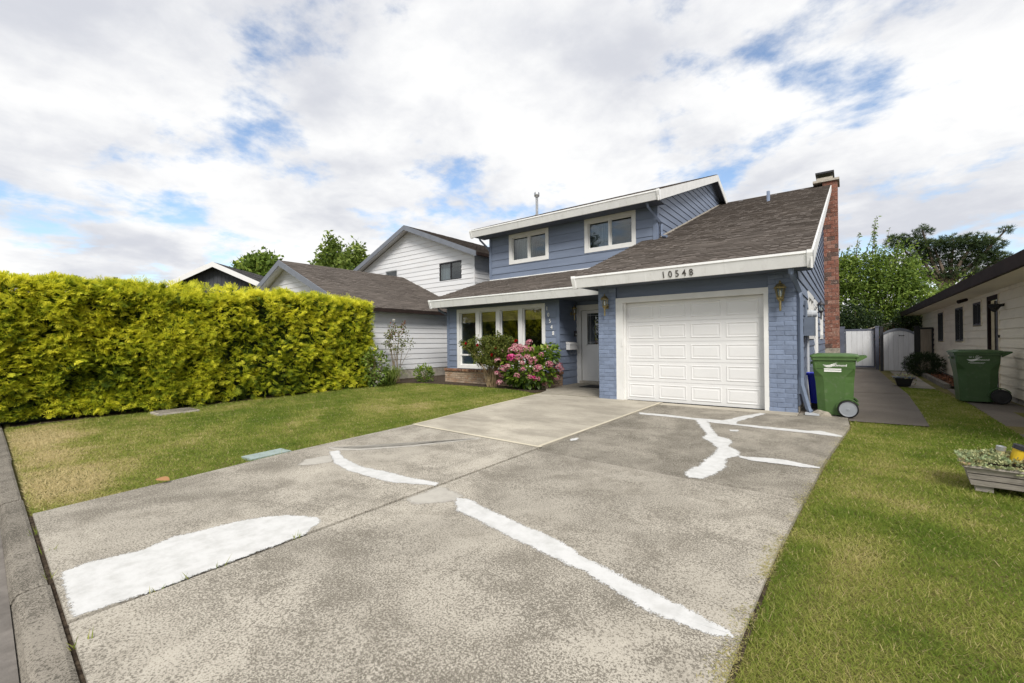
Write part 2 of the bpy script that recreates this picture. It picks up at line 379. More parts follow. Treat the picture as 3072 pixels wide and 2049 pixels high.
def shingles(parent, mat, f, poly, exp=.145, tab=.31, th=.014, name='shingle_courses', slab=.06):
    """roof slab in (u along eave, s up slope); f maps (u, lift, s)"""
    rf = MB(f).prism([(u, 0, s_) for u, s_ in poly], [(u, -slab, s_) for u, s_ in poly]).build('roof', mat, parent)
    V = []; A = []
    smin, smax = min(p[1] for p in poly), max(p[1] for p in poly)
    s0 = smin-.02; k = 0
    while s0 < smax:
        P = clip(clip(poly, 0, -1, -s0), 0, 1, s0+exp)
        if area(P) > 1e-3:
            ua, ub = min(p[0] for p in P), max(p[0] for p in P)
            u = ua-(k % 2)*tab*.5-random.random()*.05
            while u < ub:
                Q = clip(clip(P, -1, 0, -u), 1, 0, u+tab*random.choice((1, 1, .6, 1.3)))
                un = u+tab
                if area(Q) > 2e-4:
                    t = th*random.uniform(.6, 1.35); low = min(q[1] for q in Q); dz = random.uniform(-.004, .004)
                    up_ = lambda q: .002+t*max(0, 1-(q[1]-low)/exp)
                    Q2 = [(q[0], q[1]+(dz if q[1]-low < .01 else 0)) for q in Q]
                    c = random.random()
                    if len(Q2) == 4:
                        V.append([f(q[0], up_(q), q[1]) for q in Q2]); A.append(c)
                    else:
                        for i in range(1, len(Q2)-1):
                            V.append([f(*[(Q2[j][0], up_(Q2[j]), Q2[j][1]) for j in (0, i, i+1, i+1)][m_]) for m_ in range(4)]); A.append(c)
                    lo = sorted([q for q in Q2 if q[1]-low < .012], key=lambda q: q[0])
                    if len(lo) >= 2:
                        a, b = lo[0], lo[-1]
                        V.append([f(a[0], .0, a[1]), f(b[0], .0, b[1]), f(b[0], up_(b), b[1]), f(a[0], up_(a), a[1])]); A.append(0)
                u = un
        s0 += exp; k += 1
    o = npmesh(name, np.array(V), 4, mat, rf, A); props(o, kind='stuff'); return rf
def gutter(parent, mat, f, u0, u1, zb, zt, depth=.11, ends=True):
    """fascia gutter with a raked face; f maps (u, outward, z)"""
    h = zt-zb
    prof = [(0, zb), (depth*.35, zb), (depth, zt-.045), (depth+.012, zt-.04), (depth+.012, zt), (depth-.02, zt), (depth-.03, zt-.02), (0, zt-.02)]
    g = MB(f).prism([(u0, n, z) for n, z in prof], [(u1, n, z) for n, z in prof]).build('gutter', mat, parent)
    for u in (u0+(u1-u0)*.37, u0+(u1-u0)*.71):
        MB(f).prism([(u-.012, n+.0025, z) for n, z in prof[1:5]]+[(u-.012, n-.004, z) for n, z in prof[4:0:-1]], [(u+.012, n+.0025, z) for n, z in prof[1:5]]+[(u+.012, n-.004, z) for n, z in prof[4:0:-1]]).build('gutter_joint', mat, g)
    if ends:
        p2 = [(-.02, zb-.02), (depth*.35+.01, zb-.02), (depth+.025, zt-.04), (depth+.025, zt+.012), (-.02, zt+.012)]
        for a, b in ((u0-.05, u0+.03), (u1-.03, u1+.05)):
            MB(f).prism([(a, n, z) for n, z in p2], [(b, n, z) for n, z in p2]).build('end_cap', mat, g)
    return g
def text(name, s, size, mat, parent, mw, ext=.004, align='LEFT', sx=1.0, off=0.0):
    cu = bpy.data.curves.new('t', 'FONT'); cu.body = s; cu.size = size; cu.extrude = ext; cu.align_x = align; cu.resolution_u = 4; cu.offset = off
    o = bpy.data.objects.new('t', cu); col.objects.link(o)
    dg = bpy.context.evaluated_depsgraph_get(); dg.update()
    me = bpy.data.meshes.new_from_object(o.evaluated_get(dg)); bpy.data.objects.remove(o); bpy.data.curves.remove(cu)
    me.transform(mw @ Matrix.Diagonal((sx, 1, 1, 1))); me.materials.clear(); me.name = name
    return link(name, me, mat, parent)
BR = {}
def brickmesh(L_, H_, D_, k, mat):
    key = (round(L_, 3), round(H_, 3), round(D_, 3), k, mat)
    if key not in BR:
        r = random.Random(int(L_*1000)*7+k); c = .006; j = lambda: r.uniform(-.003, .003)
        b = []
        for n, ins in ((0, 0), (D_-c, 0), (D_, c)):
            b += [(ins+j(), n, ins+j()), (L_-ins+j(), n, ins+j()), (L_-ins+j(), n, H_-ins+j()), (ins+j(), n, H_-ins+j())]
        F = [(8, 9, 10, 11)]+[(a+i, a+(i+1) % 4, a+4+(i+1) % 4, a+4+i) for a in (0, 4) for i in range(4)]
        me = bpy.data.meshes.new('brick'); me.from_pydata(b, [], F); me.update(); me.materials.append(MAT[mat]); BR[key] = me
    return BR[key]
def bricks(parent, mat, O, U, Nn, width, height, bl, bh, gap=.009, D_=.012, z0=0, rowlock=False, shift=.5):
    """running bond of separate bricks on a face; U, Nn horizontal unit vectors"""
    U, Nn, O = Vector(U), Vector(Nn), Vector(O)
    M3 = Matrix((U, Nn, Vector((0, 0, 1)))).transposed().to_4x4()
    n = int(round(height/(bh+gap)))
    for r_ in range(n):
        u = -(bl+gap)*shift*(r_ % 2)
        while u < width-.01:
            a, b = max(u, 0), min(u+bl, width)
            if b-a > .02:
                o = bpy.data.objects.new('brick', brickmesh(round(b-a, 2), bh, D_, random.randrange(3), mat)); col.objects.link(o)
                o.parent = parent
                o.matrix_local = Matrix.Translation(O+U*a+Vector((0, 0, z0+r_*(bh+gap)))+Nn*random.uniform(-.003, .003)) @ M3
            u += bl+gap
def leafquads(P, D, Nn, Ln, Wd, mid=.45):
    P, D, Nn = map(np.asarray, (P, D, Nn)); Ln = np.asarray(Ln)[:, None]; Wd = np.asarray(Wd)[:, None]
    D = D/np.linalg.norm(D, axis=1, keepdims=True); S = np.cross(D, Nn); S /= np.linalg.norm(S, axis=1, keepdims=True)+1e-9
    return np.stack([P, P+D*Ln*mid+S*Wd/2, P+D*Ln, P+D*Ln*mid-S*Wd/2], 1)
def unit(n): v = rng.normal(size=(n, 3)); return v/np.linalg.norm(v, axis=1, keepdims=True)
def gz(y): return .015*min(0., max(y, -9.))

# ================================================================== THE SETTING
def sheet(name, mat, poly, dz, parent=None, thick=0, kind='structure', zf=gz):
    A = [(x, y, zf(y)+dz) for x, y in poly]
    b = MB()
    if thick: b.prism(A, [(x, y, z-thick) for x, y, z in A])
    else: b.add(A, [tuple(range(len(A)))])
    o = b.build(name, mat, parent)
    if parent is None: props(o, kind=kind)
    return o
def ky(x): return -8.62-.0372*(x+4.8)
b = MB(); prof = [(-700, -.42), (-8.86, -.42), (-8.72, -.24), (-8.62, -.155), (0, -.022), (900, -.022)]
for (ya, za), (yb, zb) in zip(prof, prof[1:]): 
    q = [(x_, (y_+8.62+ky(x_)) if -9 < y_ < -8 else y_, z_) for x_, y_, z_ in ((-60, ya, za), (60, ya, za), (60, yb, zb), (-60, yb, zb))]; b.add(q, [(0, 1, 2, 3)])
    for x_ in (-1, 1): b.add([(x_*60, q[1 if x_ > 0 else 0][1], za), (x_*900, q[1 if x_ > 0 else 0][1], za), (x_*900, q[2 if x_ > 0 else 3][1], zb), (x_*60, q[2 if x_ > 0 else 3][1], zb)], [(0, 1, 2, 3)])
props(b.build('ground', 'turf'), kind='structure')
props(MB().add([(-60, -17.5, -.235), (60, -17.5, -.235), (60, ky(60)-.187, -.180), (-60, ky(-60)-.187, -.180)], [(0, 1, 2, 3)]).build('road', 'asphalt'), kind='structure')
# kerb
kr = MB().box(-.1, .1, -8.99, -8.87, -.30, -.20).build('kerb', 'kerbconc'); props(kr, kind='structure')
x = -13.2
for x in (-22.6, -20.2, -17.8, -15.4, -13., -10.2, -7.75, -5.42, -3.10, -.75, 1.6, 4.0, 6.4):
    e = 2.31 if x not in (-13., -10.2) else (2.78 if x == -13. else 2.43)
    y0 = random.uniform(-.008, .008)
    P = [(-.035+y0, -.30), (-.035+y0, -.132), (-.055+y0, -.124), (-.145+y0, -.132), (-.17+y0, -.145), (-.192+y0, -.195), (-.195+y0, -.30)]
    MB().prism([(x+.006, ky(x)+a, c) for a, c in P], [(x+e, ky(x+e)+a, c) for a, c in P]).build('kerb_stone', 'kerbconc', kr)
# driveway slabs (joints left open over soil)
bed = sheet('driveway', 'soil', [(-4.80, ky(-4.8)-.04), (.30, ky(.3)-.04), (.36, -4.6), (.72, -.9), (.72, .0), (-.02, .03), (-5.46, .03), (-5.07, -4.4)], -.012); 
def slab(name, mat, poly, dz=0.012): return sheet(name, mat, poly, dz, bed, .05)
def curve(pts, n=6):
    out = []
    for (x0, y0), (x1, y1) in zip(pts, pts[1:]):
        for i in range(n): out.append((x0+(x1-x0)*i/n, y0+(y1-y0)*i/n))
    return out+[pts[-1]]
slab('slab', 'aggregate', [(-4.79, ky(-4.79)-.008), (-2.49, ky(-2.49)-.008), (-2.44, -4.475), (-5.06, -4.36), (-5.04, -5.5), (-5.01, -6.35), (-4.90, -7.3), (-4.85, -7.9)])
slab('slab', 'smoothconc', [(-5.06, -4.335), (-2.44, -4.455), (-2.355, -.02), (-2.355, .05), (-5.44, .05), (-5.27, -2.4)], .014)
slab('slab', 'aggregate', [(-2.45, ky(-2.45)-.008), (.31, ky(.31)-.008), (.30, -6.9), (.335, -5.8), (.40, -4.72), (-2.40, -4.585)])
slab('slab', 'aggregate2', [(-2.40, -4.57), (.405, -4.705), (.50, -3.2), (.72, -.95), (.70, -.36), (-.40, -.33), (-2.32, -.28)], .009)
slab('slab', 'smoothconc', [(-2.33, -.27), (-.40, -.32), (.02, -.335), (.02, .0), (-2.33, .0)], .012)
slab('slab', 'aggregate2', [(.03, -.345), (.70, -.35), (.70, .02), (.03, .02)], .007)
for P in ([(-5.06, -4.34), (-2.42, -4.457), (-2.42, -4.40), (-5.06, -4.28)], [(-2.44, -4.40), (-2.36, -.05), (-2.41, -.05), (-2.495, -4.40)], [(-5.06, -4.28), (-5.02, -4.28), (-5.39, -.1), (-5.43, -.1)]):
    sheet('trowelled_edge', 'edgeconc', P, .0175, bed)
def patch(name, mat, poly, dz, w_in=.012, w_out=.035, seed=0):
    """thin filler skin: solid middle, feathered rim whose coverage fades to nothing"""
    r = random.Random(seed); P = []
    for i in range(len(poly)):
        (x0, y0), (x1, y1) = poly[i], poly[(i+1) % len(poly)]; d = math.hypot(x1-x0, y1-y0); n = max(1, int(d/.07))
        P += [(x0+(x1-x0)*k/n+r.uniform(-.006, .006), y0+(y1-y0)*k/n+r.uniform(-.006, .006)) for k in range(n)]
    n = len(P); sg = 1 if sum(P[i][0]*P[(i+1) % n][1]-P[(i+1) % n][0]*P[i][1] for i in range(n)) > 0 else -1
    nor = []
    for i in range(n):
        dx, dy = P[(i+1) % n][0]-P[i-1][0], P[(i+1) % n][1]-P[i-1][1]; l = math.hypot(dx, dy)+1e-9; nor.append((sg*dy/l, -sg*dx/l))
    v = [(p[0]-q[0]*w_in, p[1]-q[1]*w_in) for p, q in zip(P, nor)]+[(p[0]+q[0]*w_out*r.uniform(.6, 1.2), p[1]+q[1]*w_out*r.uniform(.6, 1.2)) for p, q in zip(P, nor)]
    me = bpy.data.meshes.new(name); me.from_pydata([(x, y, gz(y)+dz) for x, y in v], [], [tuple(range(n))]+[(i, (i+1) % n, n+(i+1) % n, n+i) for i in range(n)]); me.update()
    a = me.attributes.new('rnd', 'FLOAT', 'POINT'); a.data.foreach_set('value', [1.]*n+[0.]*n)
    return link(name, me, mat, bed)
PA = [(-3.19, -8.645), (-3.21, -8.53), (-3.14, -8.26), (-3.21, -8.07), (-3.17, -7.93), (-3.16, -7.81), (-3.11, -7.66), (-3.03, -7.51), (-2.91, -7.4), (-2.69, -7.28), (-2.57, -7.33), (-2.475, -7.5), (-2.47, -7.63), (-2.47, -7.81), (-2.475, -8.04), (-2.475, -8.27), (-2.50, -8.47), (-2.505, -8.675), (-2.65, -8.67), (-2.92, -8.66)]
PB = [(-4.54, -6.08), (-4.52, -5.99), (-4.1, -6.16), (-3.61, -6.25), (-3.27, -6.21), (-2.85, -6.2), (-2.49, -6.15), (-2.46, -6.21), (-2.72, -6.31), (-2.95, -6.39), (-3.23, -6.4), (-3.63, -6.4), (-4.02, -6.32)]
PC = [(-2.04, -6.34), (-1.94, -6.3), (-1.77, -6.36), (-1.59, -6.4), (-1.24, -6.46), (-0.9, -6.52), (-0.67, -6.62), (-0.43, -6.7), (-0.2, -6.75), (-0.02, -6.79), (0.18, -6.84), (0.25, -6.85), (0.26, -6.89), (0.2, -6.92), (0.12, -6.92), (-0.0, -6.91), (-0.14, -6.9), (-0.3, -6.85), (-0.56, -6.76), (-0.85, -6.71), (-1.17, -6.66), (-1.47, -6.59), (-1.72, -6.54), (-1.85, -6.52)]
PD1 = [(-2.33, -1.36), (-1.85, -1.32), (-1.35, -1.41), (-0.94, -1.38), (-0.69, -1.57), (-0.2, -1.58), (0.24, -1.6), (0.39, -1.51), (0.64, -1.73), (0.63, -1.82), (0.33, -1.77), (-0.27, -1.74), (-0.66, -1.68), (-0.96, -1.67), (-1.31, -1.57), (-1.79, -1.5), (-2.25, -1.51)]
PD2 = [(-0.93, -1.42), (-0.85, -1.29), (-0.71, -0.8), (-0.51, -0.36), (-0.45, -0.36), (-0.48, -0.5), (-0.61, -0.97), (-0.71, -1.38), (-0.69, -1.57)]
PD3 = [(-1.27, -1.54), (-1.14, -1.55), (-0.94, -2.1), (-0.73, -2.63), (-0.58, -2.73), (-0.5, -2.87), (-0.5, -3.13), (-0.36, -3.33), (-0.32, -3.54), (-0.41, -3.72), (-0.36, -3.98), (-0.35, -4.22), (-0.41, -4.45), (-0.44, -4.6), (-0.54, -4.62), (-0.61, -4.47), (-0.55, -4.11), (-0.53, -3.62), (-0.55, -3.32), (-0.67, -3.06), (-0.85, -2.81), (-0.87, -2.51), (-1.07, -2.06)]
PD4 = [(-0.32, -3.54), (-0.24, -3.54), (-0.04, -3.47), (0.16, -3.45), (0.33, -3.51), (0.46, -3.56), (0.46, -3.61), (0.3, -3.65), (0.11, -3.64), (-0.15, -3.67), (-0.28, -3.6)]
PG1 = [(-2.38, -6.58), (-2.38, -6.24), (-2.07, -6.27), (-2.04, -6.37), (-2.16, -6.53), (-2.27, -6.6)]
PG2 = [(-4.29, -6.58), (-4.44, -6.43), (-4.39, -6.17), (-4.11, -6.32), (-4.15, -6.45)]
PG3 = [(-4.78, -5.93), (-4.4, -5.77), (-3.96, -5.27), (-3.68, -4.75), (-3.47, -4.5), (-3.43, -4.5), (-3.67, -4.89), (-3.9, -5.32), (-4.33, -5.82), (-4.61, -5.97)]
for i, (P, j) in enumerate(((PA, .06), (PB, .05), (PC, .06), (PD1, .035), (PD2, .06), (PD3, .075), (PD4, .035), ([(-0.68, -2.09), (-0.57, -2.03), (-0.56, -2.16), (-0.64, -2.2)], .04), ([(-2.33, -3.84), (-2.27, -3.71), (-2.23, -3.86), (-2.27, -3.94)], .03))):
    patch('crack_filler', 'filler', P, (.0142 if i < 3 else .0112)+.0005*i, .025, j, i)
for i, P in enumerate((PG1, PG2, PG3)): patch('grey_patch', 'greypatch', P, .0135, .03, .10, 40+i)
# porch slab, paths, beds
sheet('porch', 'porchconc', [(-5.62, .62), (-5.44, .065), (-3.80, .065), (-3.80, 2.99), (-5.98, 2.99), (-5.98, 1.2)], .016)
sheet('porch_edge', 'edgeconc', [(-5.44, .06), (-3.80, .06), (-3.80, .10), (-5.45, .10)], .021)
sp = sheet('side_path', 'walkconc', [(.71, -.34), (1.65, -.28), (1.72, 1.6), (1.80, 4.5), (1.77, 6.9), (1.73, 9.3), (1.69, 16.5), (.0, 16.5), (.0, .03), (.71, .03)], -.004)
sheet('path_crack', 'soil', [(.55, 4.3), (1.75, 4.5), (1.75, 4.53), (.55, 4.34)], .0, sp)
sheet('neighbour_path', 'porchconc', [(2.02, 14.0), (1.98, 6.4), (2.48, 6.3), (2.50, 9.0), (2.62, 14.0)], -.006)
np_ = sheet('neighbour_side_path', 'walkconc', [(2.50, -2.2), (3.30, -2.2), (3.30, 6.4), (2.70, 6.55), (2.58, 4.0), (2.60, 3.0)], -.006)
sheet('front_bed', 'soil', [(-11.5, -.55), (-11.1, .35), (-9.9, .68), (-8.8, .71), (-7.7, .72), (-6.7, .62), (-5.80, .22), (-5.62, .62), (-5.85, 1.3), (-6.0, 1.96), (-10.6, 1.96), (-12.58, 5.0), (-12.58, -.5)], -.008)
sheet('hedge_bed', 'soil', [(-11.25, -8.3), (-11.25, -.5), (-12.6, -.5), (-12.6, -8.3)], -.010)
sheet('mulch_bed', 'soil', [(2.72, 6.75), (3.34, 6.75), (3.34, 13.9), (2.80, 13.9)], .02)

# ================================================================== BLUE HOUSE
H = thing('house', 'two storey blue house with white garage door, brown shingle roofs and red brick chimney', 'house')
FR = lambda y: frame((0, y, 0), (1, 0, 0), (0, -1, 0))     # front facing walls
FS = lambda x: frame((x, 0, 0), (0, 1, 0), (1, 0, 0))      # walls facing +X
MS = .367; ZE = 2.70
zr = lambda y: ZE+MS*(y+.6)
def slope_frame(y0, z0, m, sgn=1):
    c = 1/math.sqrt(1+m*m); s_ = m*c
    return lambda u, l, s: np.array([u, y0+sgn*(s*c-l*s_), z0+s*s_+l*c])
def roof_poly(pts, y0, m): return [(x, (y-y0)*math.sqrt(1+m*m)) for x, y in pts]
# main roof, garage side
shingles(H, 'shingle', slope_frame(-.62, ZE, MS), roof_poly([(-4.10, -.62), (.25, -.62), (.25, 11.7), (-3.66, 11.7), (-3.66, 3.60), (-4.10, 3.60)], -.62, MS) if False else roof_poly([(-3.66, -.62), (.25, -.62), (.25, 11.7), (-3.66, 11.7)], -.62, MS))
shingles(H, 'shingle', slope_frame(-.62, ZE, MS), roof_poly([(-4.12, -.62), (-3.66, -.62), (-3.66, 3.60), (-4.12, 3.60)], -.62, MS))
ZR = ZE+MS*(11.7+.62)
fb = slope_frame(11.7, ZR, -MS)
MB(fb).prism([(-10, .0, 0), (.25, 0, 0), (.25, 0, 8.5), (-10, 0, 8.5)], [(-10, -.06, 0), (.25, -.06, 0), (.25, -.06, 8.5), (-10, -.06, 8.5)]).build('roof', 'shingle', H)
MB(slope_frame(-.62, ZE, MS)).box(-3.66, .27, .012, .03, 13.05, 13.22).build('ridge_cap', 'shingle', H)
# pent roof
MP = .37; ZP = 2.80
shingles(H, 'shingle', slope_frame(1.35, ZP, MP), roof_poly([(-10.92, 1.35), (-3.70, 1.35), (-3.70, 3.60), (-10.30, 3.60)], 1.35, MP))
MB(FS(-4.0)).prism([(-.55, -.02, 2.50), (3.6, -.02, 2.50), (3.6, -.02, zr(3.6)-.07), (-.55, -.02, zr(-.55)-.07)], [(-.55, -.06, 2.50), (3.6, -.06, 2.50), (3.6, -.06, zr(3.6)-.07), (-.55, -.06, zr(-.55)-.07)]).build('wall', 'blue', H)
# upper roof
MU = .354; ZU = 5.46; YU = 2.93; RY = 10.0
shingles(H, 'shingle', slope_frame(YU, ZU, MU), roof_poly([(-10.42, YU), (-3.40, YU), (-3.40, RY), (-10.42, RY)], YU, MU))
ZRU = ZU+MU*(RY-YU)
shingles(H, 'shingle', slope_frame(RY, ZRU, -MU), [(-10.42, 0), (-3.40, 0), (-3.40, 7.6), (-10.42, 7.6)], .145, .6)
MB(FS(-3.40)).prism([(YU, 0, ZU-.30), (YU, 0, ZU-.012), (RY, 0, ZRU-.012), (RY, 0, ZRU-.27)], [(YU, .03, ZU-.30), (YU, .03, ZU-.012), (RY, .03, ZRU-.012), (RY, .03, ZRU-.27)]).build('rake_board', 'white', H)
MB(FS(-3.40)).prism([(RY, 0, ZRU-.27), (RY, 0, ZRU-.012), (17, 0, ZRU-.012-MU*7), (17, 0, ZRU-.27-MU*7)], [(RY, .03, ZRU-.27), (RY, .03, ZRU-.012), (17, .03, ZRU-.012-MU*7), (17, .03, ZRU-.27-MU*7)]).build('rake_board', 'white', H)
for a, b_ in (((YU+.05, ZU), (RY, ZRU)), ((RY, ZRU), (17, ZRU-MU*7))):   # rake soffits
    MB().prism([(-3.66, a[0], a[1]-.075), (-3.41, a[0], a[1]-.075), (-3.41, b_[0], b_[1]-.075), (-3.66, b_[0], b_[1]-.075)], [(-3.66, a[0], a[1]-.10), (-3.41, a[0], a[1]-.10), (-3.41, b_[0], b_[1]-.10), (-3.66, b_[0], b_[1]-.10)]).build('soffit', 'soffit', H)
MB(FS(.25)).prism([(-.63, 0, ZE-.27), (-.63, 0, ZE-.012), (11.7, 0, ZR-.012), (11.7, 0, ZR-.22)], [(-.63, .03, ZE-.27), (-.63, .03, ZE-.012), (11.7, .03, ZR-.012), (11.7, .03, ZR-.22)]).build('rake_board', 'white', H)
MB().prism([(.0, -.5, zr(-.5)-.08), (.25, -.5, zr(-.5)-.08), (.25, 11.7, ZR-.08), (.0, 11.7, ZR-.08)], [(.0, -.5, zr(-.5)-.10), (.25, -.5, zr(-.5)-.10), (.25, 11.7, ZR-.10), (.0, 11.7, ZR-.10)]).build('soffit', 'soffit', H)
MB(fb).box(.25, .28, -.2, 0, 0, 8.5).build('rake_board', 'white', H)
# gutters
g1 = gutter(H, 'fascia', FR(-.52), -4.06, .23, 2.475, 2.715)
g2 = gutter(H, 'fascia', FR(1.43), -10.86, -3.80, 2.525, 2.785)
g3 = gutter(H, 'fascia', FR(3.02), -10.36, -3.40, 5.205, 5.455)
for (x0, x1, y0, y1, z) in ((-4.02, .24, -.515, .10, 2.488), (-10.8, -3.82, 1.435, 2.98, 2.535), (-10.3, -3.42, 3.03, 3.62, 5.215)):
    box('soffit', 'soffit', H, x0, x1, y0, y1, z, z+.02)
# house number on the garage gutter
for i, ch in enumerate('10548'):
    mw = Matrix.Translation((-2.105+i*.128, -.575, 2.508)) @ Matrix.Rotation(R(110), 4, 'X')
    text('house_number', ch, .178, 'digitdark', H, mw, .006, 'CENTER', .86, .001)
# garage front: pillars
for x0, x1 in ((-.43, .0), (-3.78, -3.36)):
    p = box('garage_pillar', 'bluemortar', H, x0+.004, x1-.004, .004, .44, -.03, 2.50)
    bricks(p, 'bluebrick', (x0, .004, 0), (1, 0, 0), (0, -1, 0), x1-x0, 2.48, .245, .078, .007, .006)
    if x0 > -1: bricks(p, 'bluebrick', (x1-.004, 0.0, 0), (0, 1, 0), (1, 0, 0), .12, 2.48, .12, .078, .007, .006)
    else: bricks(p, 'bluebrick', (x0+.004, .44, 0), (0, -1, 0), (-1, 0, 0), .44, 2.48, .245, .078, .007, .006)
siding(H, 'blue', FR(.07), [(-3.36, 2.235), (-.43, 2.235), (-.43, 2.50), (-3.36, 2.50)], .135, 2.235)
dfm = MB().box(-3.36, -3.20, .0, .16, -.01, 2.24).box(-.50, -.425, .0, .16, -.01, 2.24).box(-3.20, -.50, .001, .16, 2.13, 2.24).box(-3.20, -3.16, .06, .16, -.01, 2.13).build('door_frame', 'white', H)
gd = MB().box(-3.20, -.46, .155, .19, .0, 2.14).build('garage_door', 'doorwhite', H)
rows = 5; hh = 2.12/rows
for r_ in range(rows):
    z0 = .005+r_*hh
    MB().box(-3.185, -.475, .140, .156, z0+.002, z0+hh-.003).build('door_section', 'doorwhite', gd)
    for c_ in range(4):
        x0 = -3.12+c_*.655; x1 = x0+.555; za, zb = z0+.075, z0+hh-.065
        b = MB()
        # recessed moulding with a raised field
        ring = lambda i, n: [(x0+i, n, za+i), (x1-i, n, za+i), (x1-i, n, zb-i), (x0+i, n, zb-i)]
        b.loft([ring(-.004, .1405), ring(0, .133), ring(.012, .131), ring(.024, .139), ring(.040, .139), ring(.060, .1345)], False)
        b.add(ring(.060, .1345), [(0, 1, 2, 3)])
        b.build('panel', 'doorwhite', gd)
MB().box(-3.19, -.47, .13, .16, -.004, .012).build('bottom_seal', 'black', gd)
MB().box(-3.235, -3.205, -.012, .0, 1.18, 1.36).build('door_keypad', 'white', H)
# living room wall
hole = (-10.12, -6.48, .44, 2.45)
siding(H, 'blue', FR(1.95), [(-10.6, .30), (-6.0, .30), (-6.0, 2.54), (-10.6, 2.54)], .192, .30, [hole])
for u in ((-10.62, -10.52), (-6.09, -5.97)): box('corner_board', 'bluetrim', H, *u, -.001, .035, .0, 2.53, FR(1.95))
def window(parent, f, u0, u1, z0, z1, trim, mulls, mw=.1, deep=.05, mat='white', proud=.035, sash=.035, room=True, glass='glass'):
    b = MB(f)
    for q in ((u0, u1, z1-trim, z1), (u0, u1, z0, z0+trim), (u0, u0+trim, z0+trim, z1-trim), (u1-trim, u1, z0+trim, z1-trim)): b.box(q[0], q[1], -deep-.02, proud, q[2], q[3])
    wn = b.build('window', mat, parent)
    a = u0+trim; edges = []
    for m_ in list(mulls)+[None]:
        e = (m_-mw/2) if m_ is not None else u1-trim
        edges.append((a, e))
        if m_ is not None:
            MB(f).box(m_-mw/2, m_+mw/2, -deep-.02, proud-.008, z0+trim, z1-trim).build('mullion', mat, wn); a = m_+mw/2
    for a, e in edges:
        MB(f).box(a, e, -deep+.002, -deep+.008, z0+trim, z1-trim).build('pane', glass, wn)
        if sash:
            s_ = MB(f)
            for q in ((a, e, z1-trim-sash, z1-trim), (a, e, z0+trim, z0+trim+sash), (a, a+sash, z0+trim+sash, z1-trim-sash), (e-sash, e, z0+trim+sash, z1-trim-sash)): s_.box(q[0], q[1], -deep-.015, -deep+.03, q[2], q[3])
            s_.build('sash', mat, wn)
    return wn, edges
wn, ed = window(H, FR(1.95), -10.13, -6.47, .43, 2.46, .115, [-9.18, -8.295, -7.395], .16, .07, sash=.03)
for a, e in ed:
    MB(FR(1.95)).box(a, e, -.09, -.02, .865, .915).build('transom', 'white', wn)
    MB(FR(1.95)).box(a+.02, e-.02, -.135, -.12, 2.0, 2.36).build('blind', 'blind', wn)
    for k in range(6): MB(FR(1.95)).box(a+.02, e-.02, -.122, -.108, 2.0+k*.06, 2.045+k*.06).build('blind', 'blind', wn)
rm = MB().add([(-10.5, 2.1, .3), (-6.1, 2.1, .3), (-6.1, 5.8, .3), (-10.5, 5.8, .3), (-10.5, 2.1, 2.52), (-6.1, 2.1, 2.52), (-6.1, 5.8, 2.52), (-10.5, 5.8, 2.52)], [(0, 1, 2, 3), (4, 5, 6, 7), (2, 3, 7, 6), (1, 2, 6, 5), (3, 0, 4, 7)]).build('room', 'inner', H)
for i, ch in enumerate('10548'):
    x, z = ((-6.395, 2.24), (-6.345, 2.05), (-6.295, 1.865), (-6.24, 1.68), (-6.185, 1.50))[i]
    text('house_number', ch, .165, 'digitwhite', H, Matrix.Translation((x, 1.915, z)) @ Matrix.Rotation(R(90), 4, 'X'), .008, 'CENTER', .8, .001)
# left end wall of the lower storey and its downspout
siding(H, 'blue', frame((-10.6, 0, 0), (0, 1, 0), (-1, 0, 0)), [(1.95, 0), (12, 0), (12, 2.6), (1.95, 2.6)], .4, 0)
# porch: side wall, back wall, door
siding(H, 'blue', FS(-6.0), [(1.98, .0), (3.0, .0), (3.0, 2.54), (1.98, 2.54)], .215, .02)
siding(H, 'blue', FR(3.0), [(-6.0, 0), (-3.8, 0), (-3.8, 2.54), (-6.0, 2.54)], .215, .02, [(-5.94, -4.72, -.1, 2.36)])
siding(H, 'blue', frame((-3.78, 0, 0), (0, 1, 0), (-1, 0, 0)), [(.46, 0), (3.0, 0), (3.0, 2.54), (.46, 2.54)], .215, .02)
MB(FR(3.0)).box(-5.99, -5.84, -.06, .035, .0, 2.42).box(-4.80, -4.66, -.06, .035, .0, 2.42).box(-5.84, -4.80, -.06, .035, 2.26, 2.42).build('door_frame', 'white', H)
fd = MB(FR(3.0)).box(-5.83, -5.66, -.07, -.03, .10, 2.25).box(-4.98, -4.81, -.07, -.03, .10, 2.25).box(-5.66, -4.98, -.07, -.03, .10, 1.20).box(-5.66, -4.98, -.07, -.03, 2.17, 2.25).build('front_door', 'doorwhite', H)
MB(FR(3.0)).box(-5.66, -4.98, -.055, -.045, 1.20, 2.17).build('door_glass', 'glass', fd)
b = MB(FR(3.0))
for q in ((-5.68, -4.96, 1.17, 1.21), (-5.68, -4.96, 2.16, 2.20), (-5.69, -5.645, 1.17, 2.20), (-4.995, -4.95, 1.17, 2.20)): b.box(q[0], q[1], -.035, -.018, q[2], q[3])
b.build('glass_moulding', 'doorwhite', fd)
b = MB(FR(3.0))
for u in (-5.60, -5.55, -5.09, -5.04): b.box(u-.004, u+.004, -.047, -.040, 1.21, 2.16)
for z in (1.28, 2.09): b.box(-5.645, -4.995, -.047, -.040, z-.004, z+.004)
for sx in (-1, 1):
    b.tube([(-5.32+sx*.0, -.043, 1.36), (-5.32+sx*.10, -.043, 1.52), (-5.32+sx*.13, -.043, 1.68), (-5.32+sx*.07, -.043, 1.83), (-5.32, -.043, 1.98)], .006, 5)
    b.tube([(-5.32, -.043, 1.50), (-5.32+sx*.06, -.043, 1.60), (-5.32+sx*.05, -.043, 1.70), (-5.32, -.043, 1.78)], .005, 5)
b.build('lead_came', 'galv', fd)
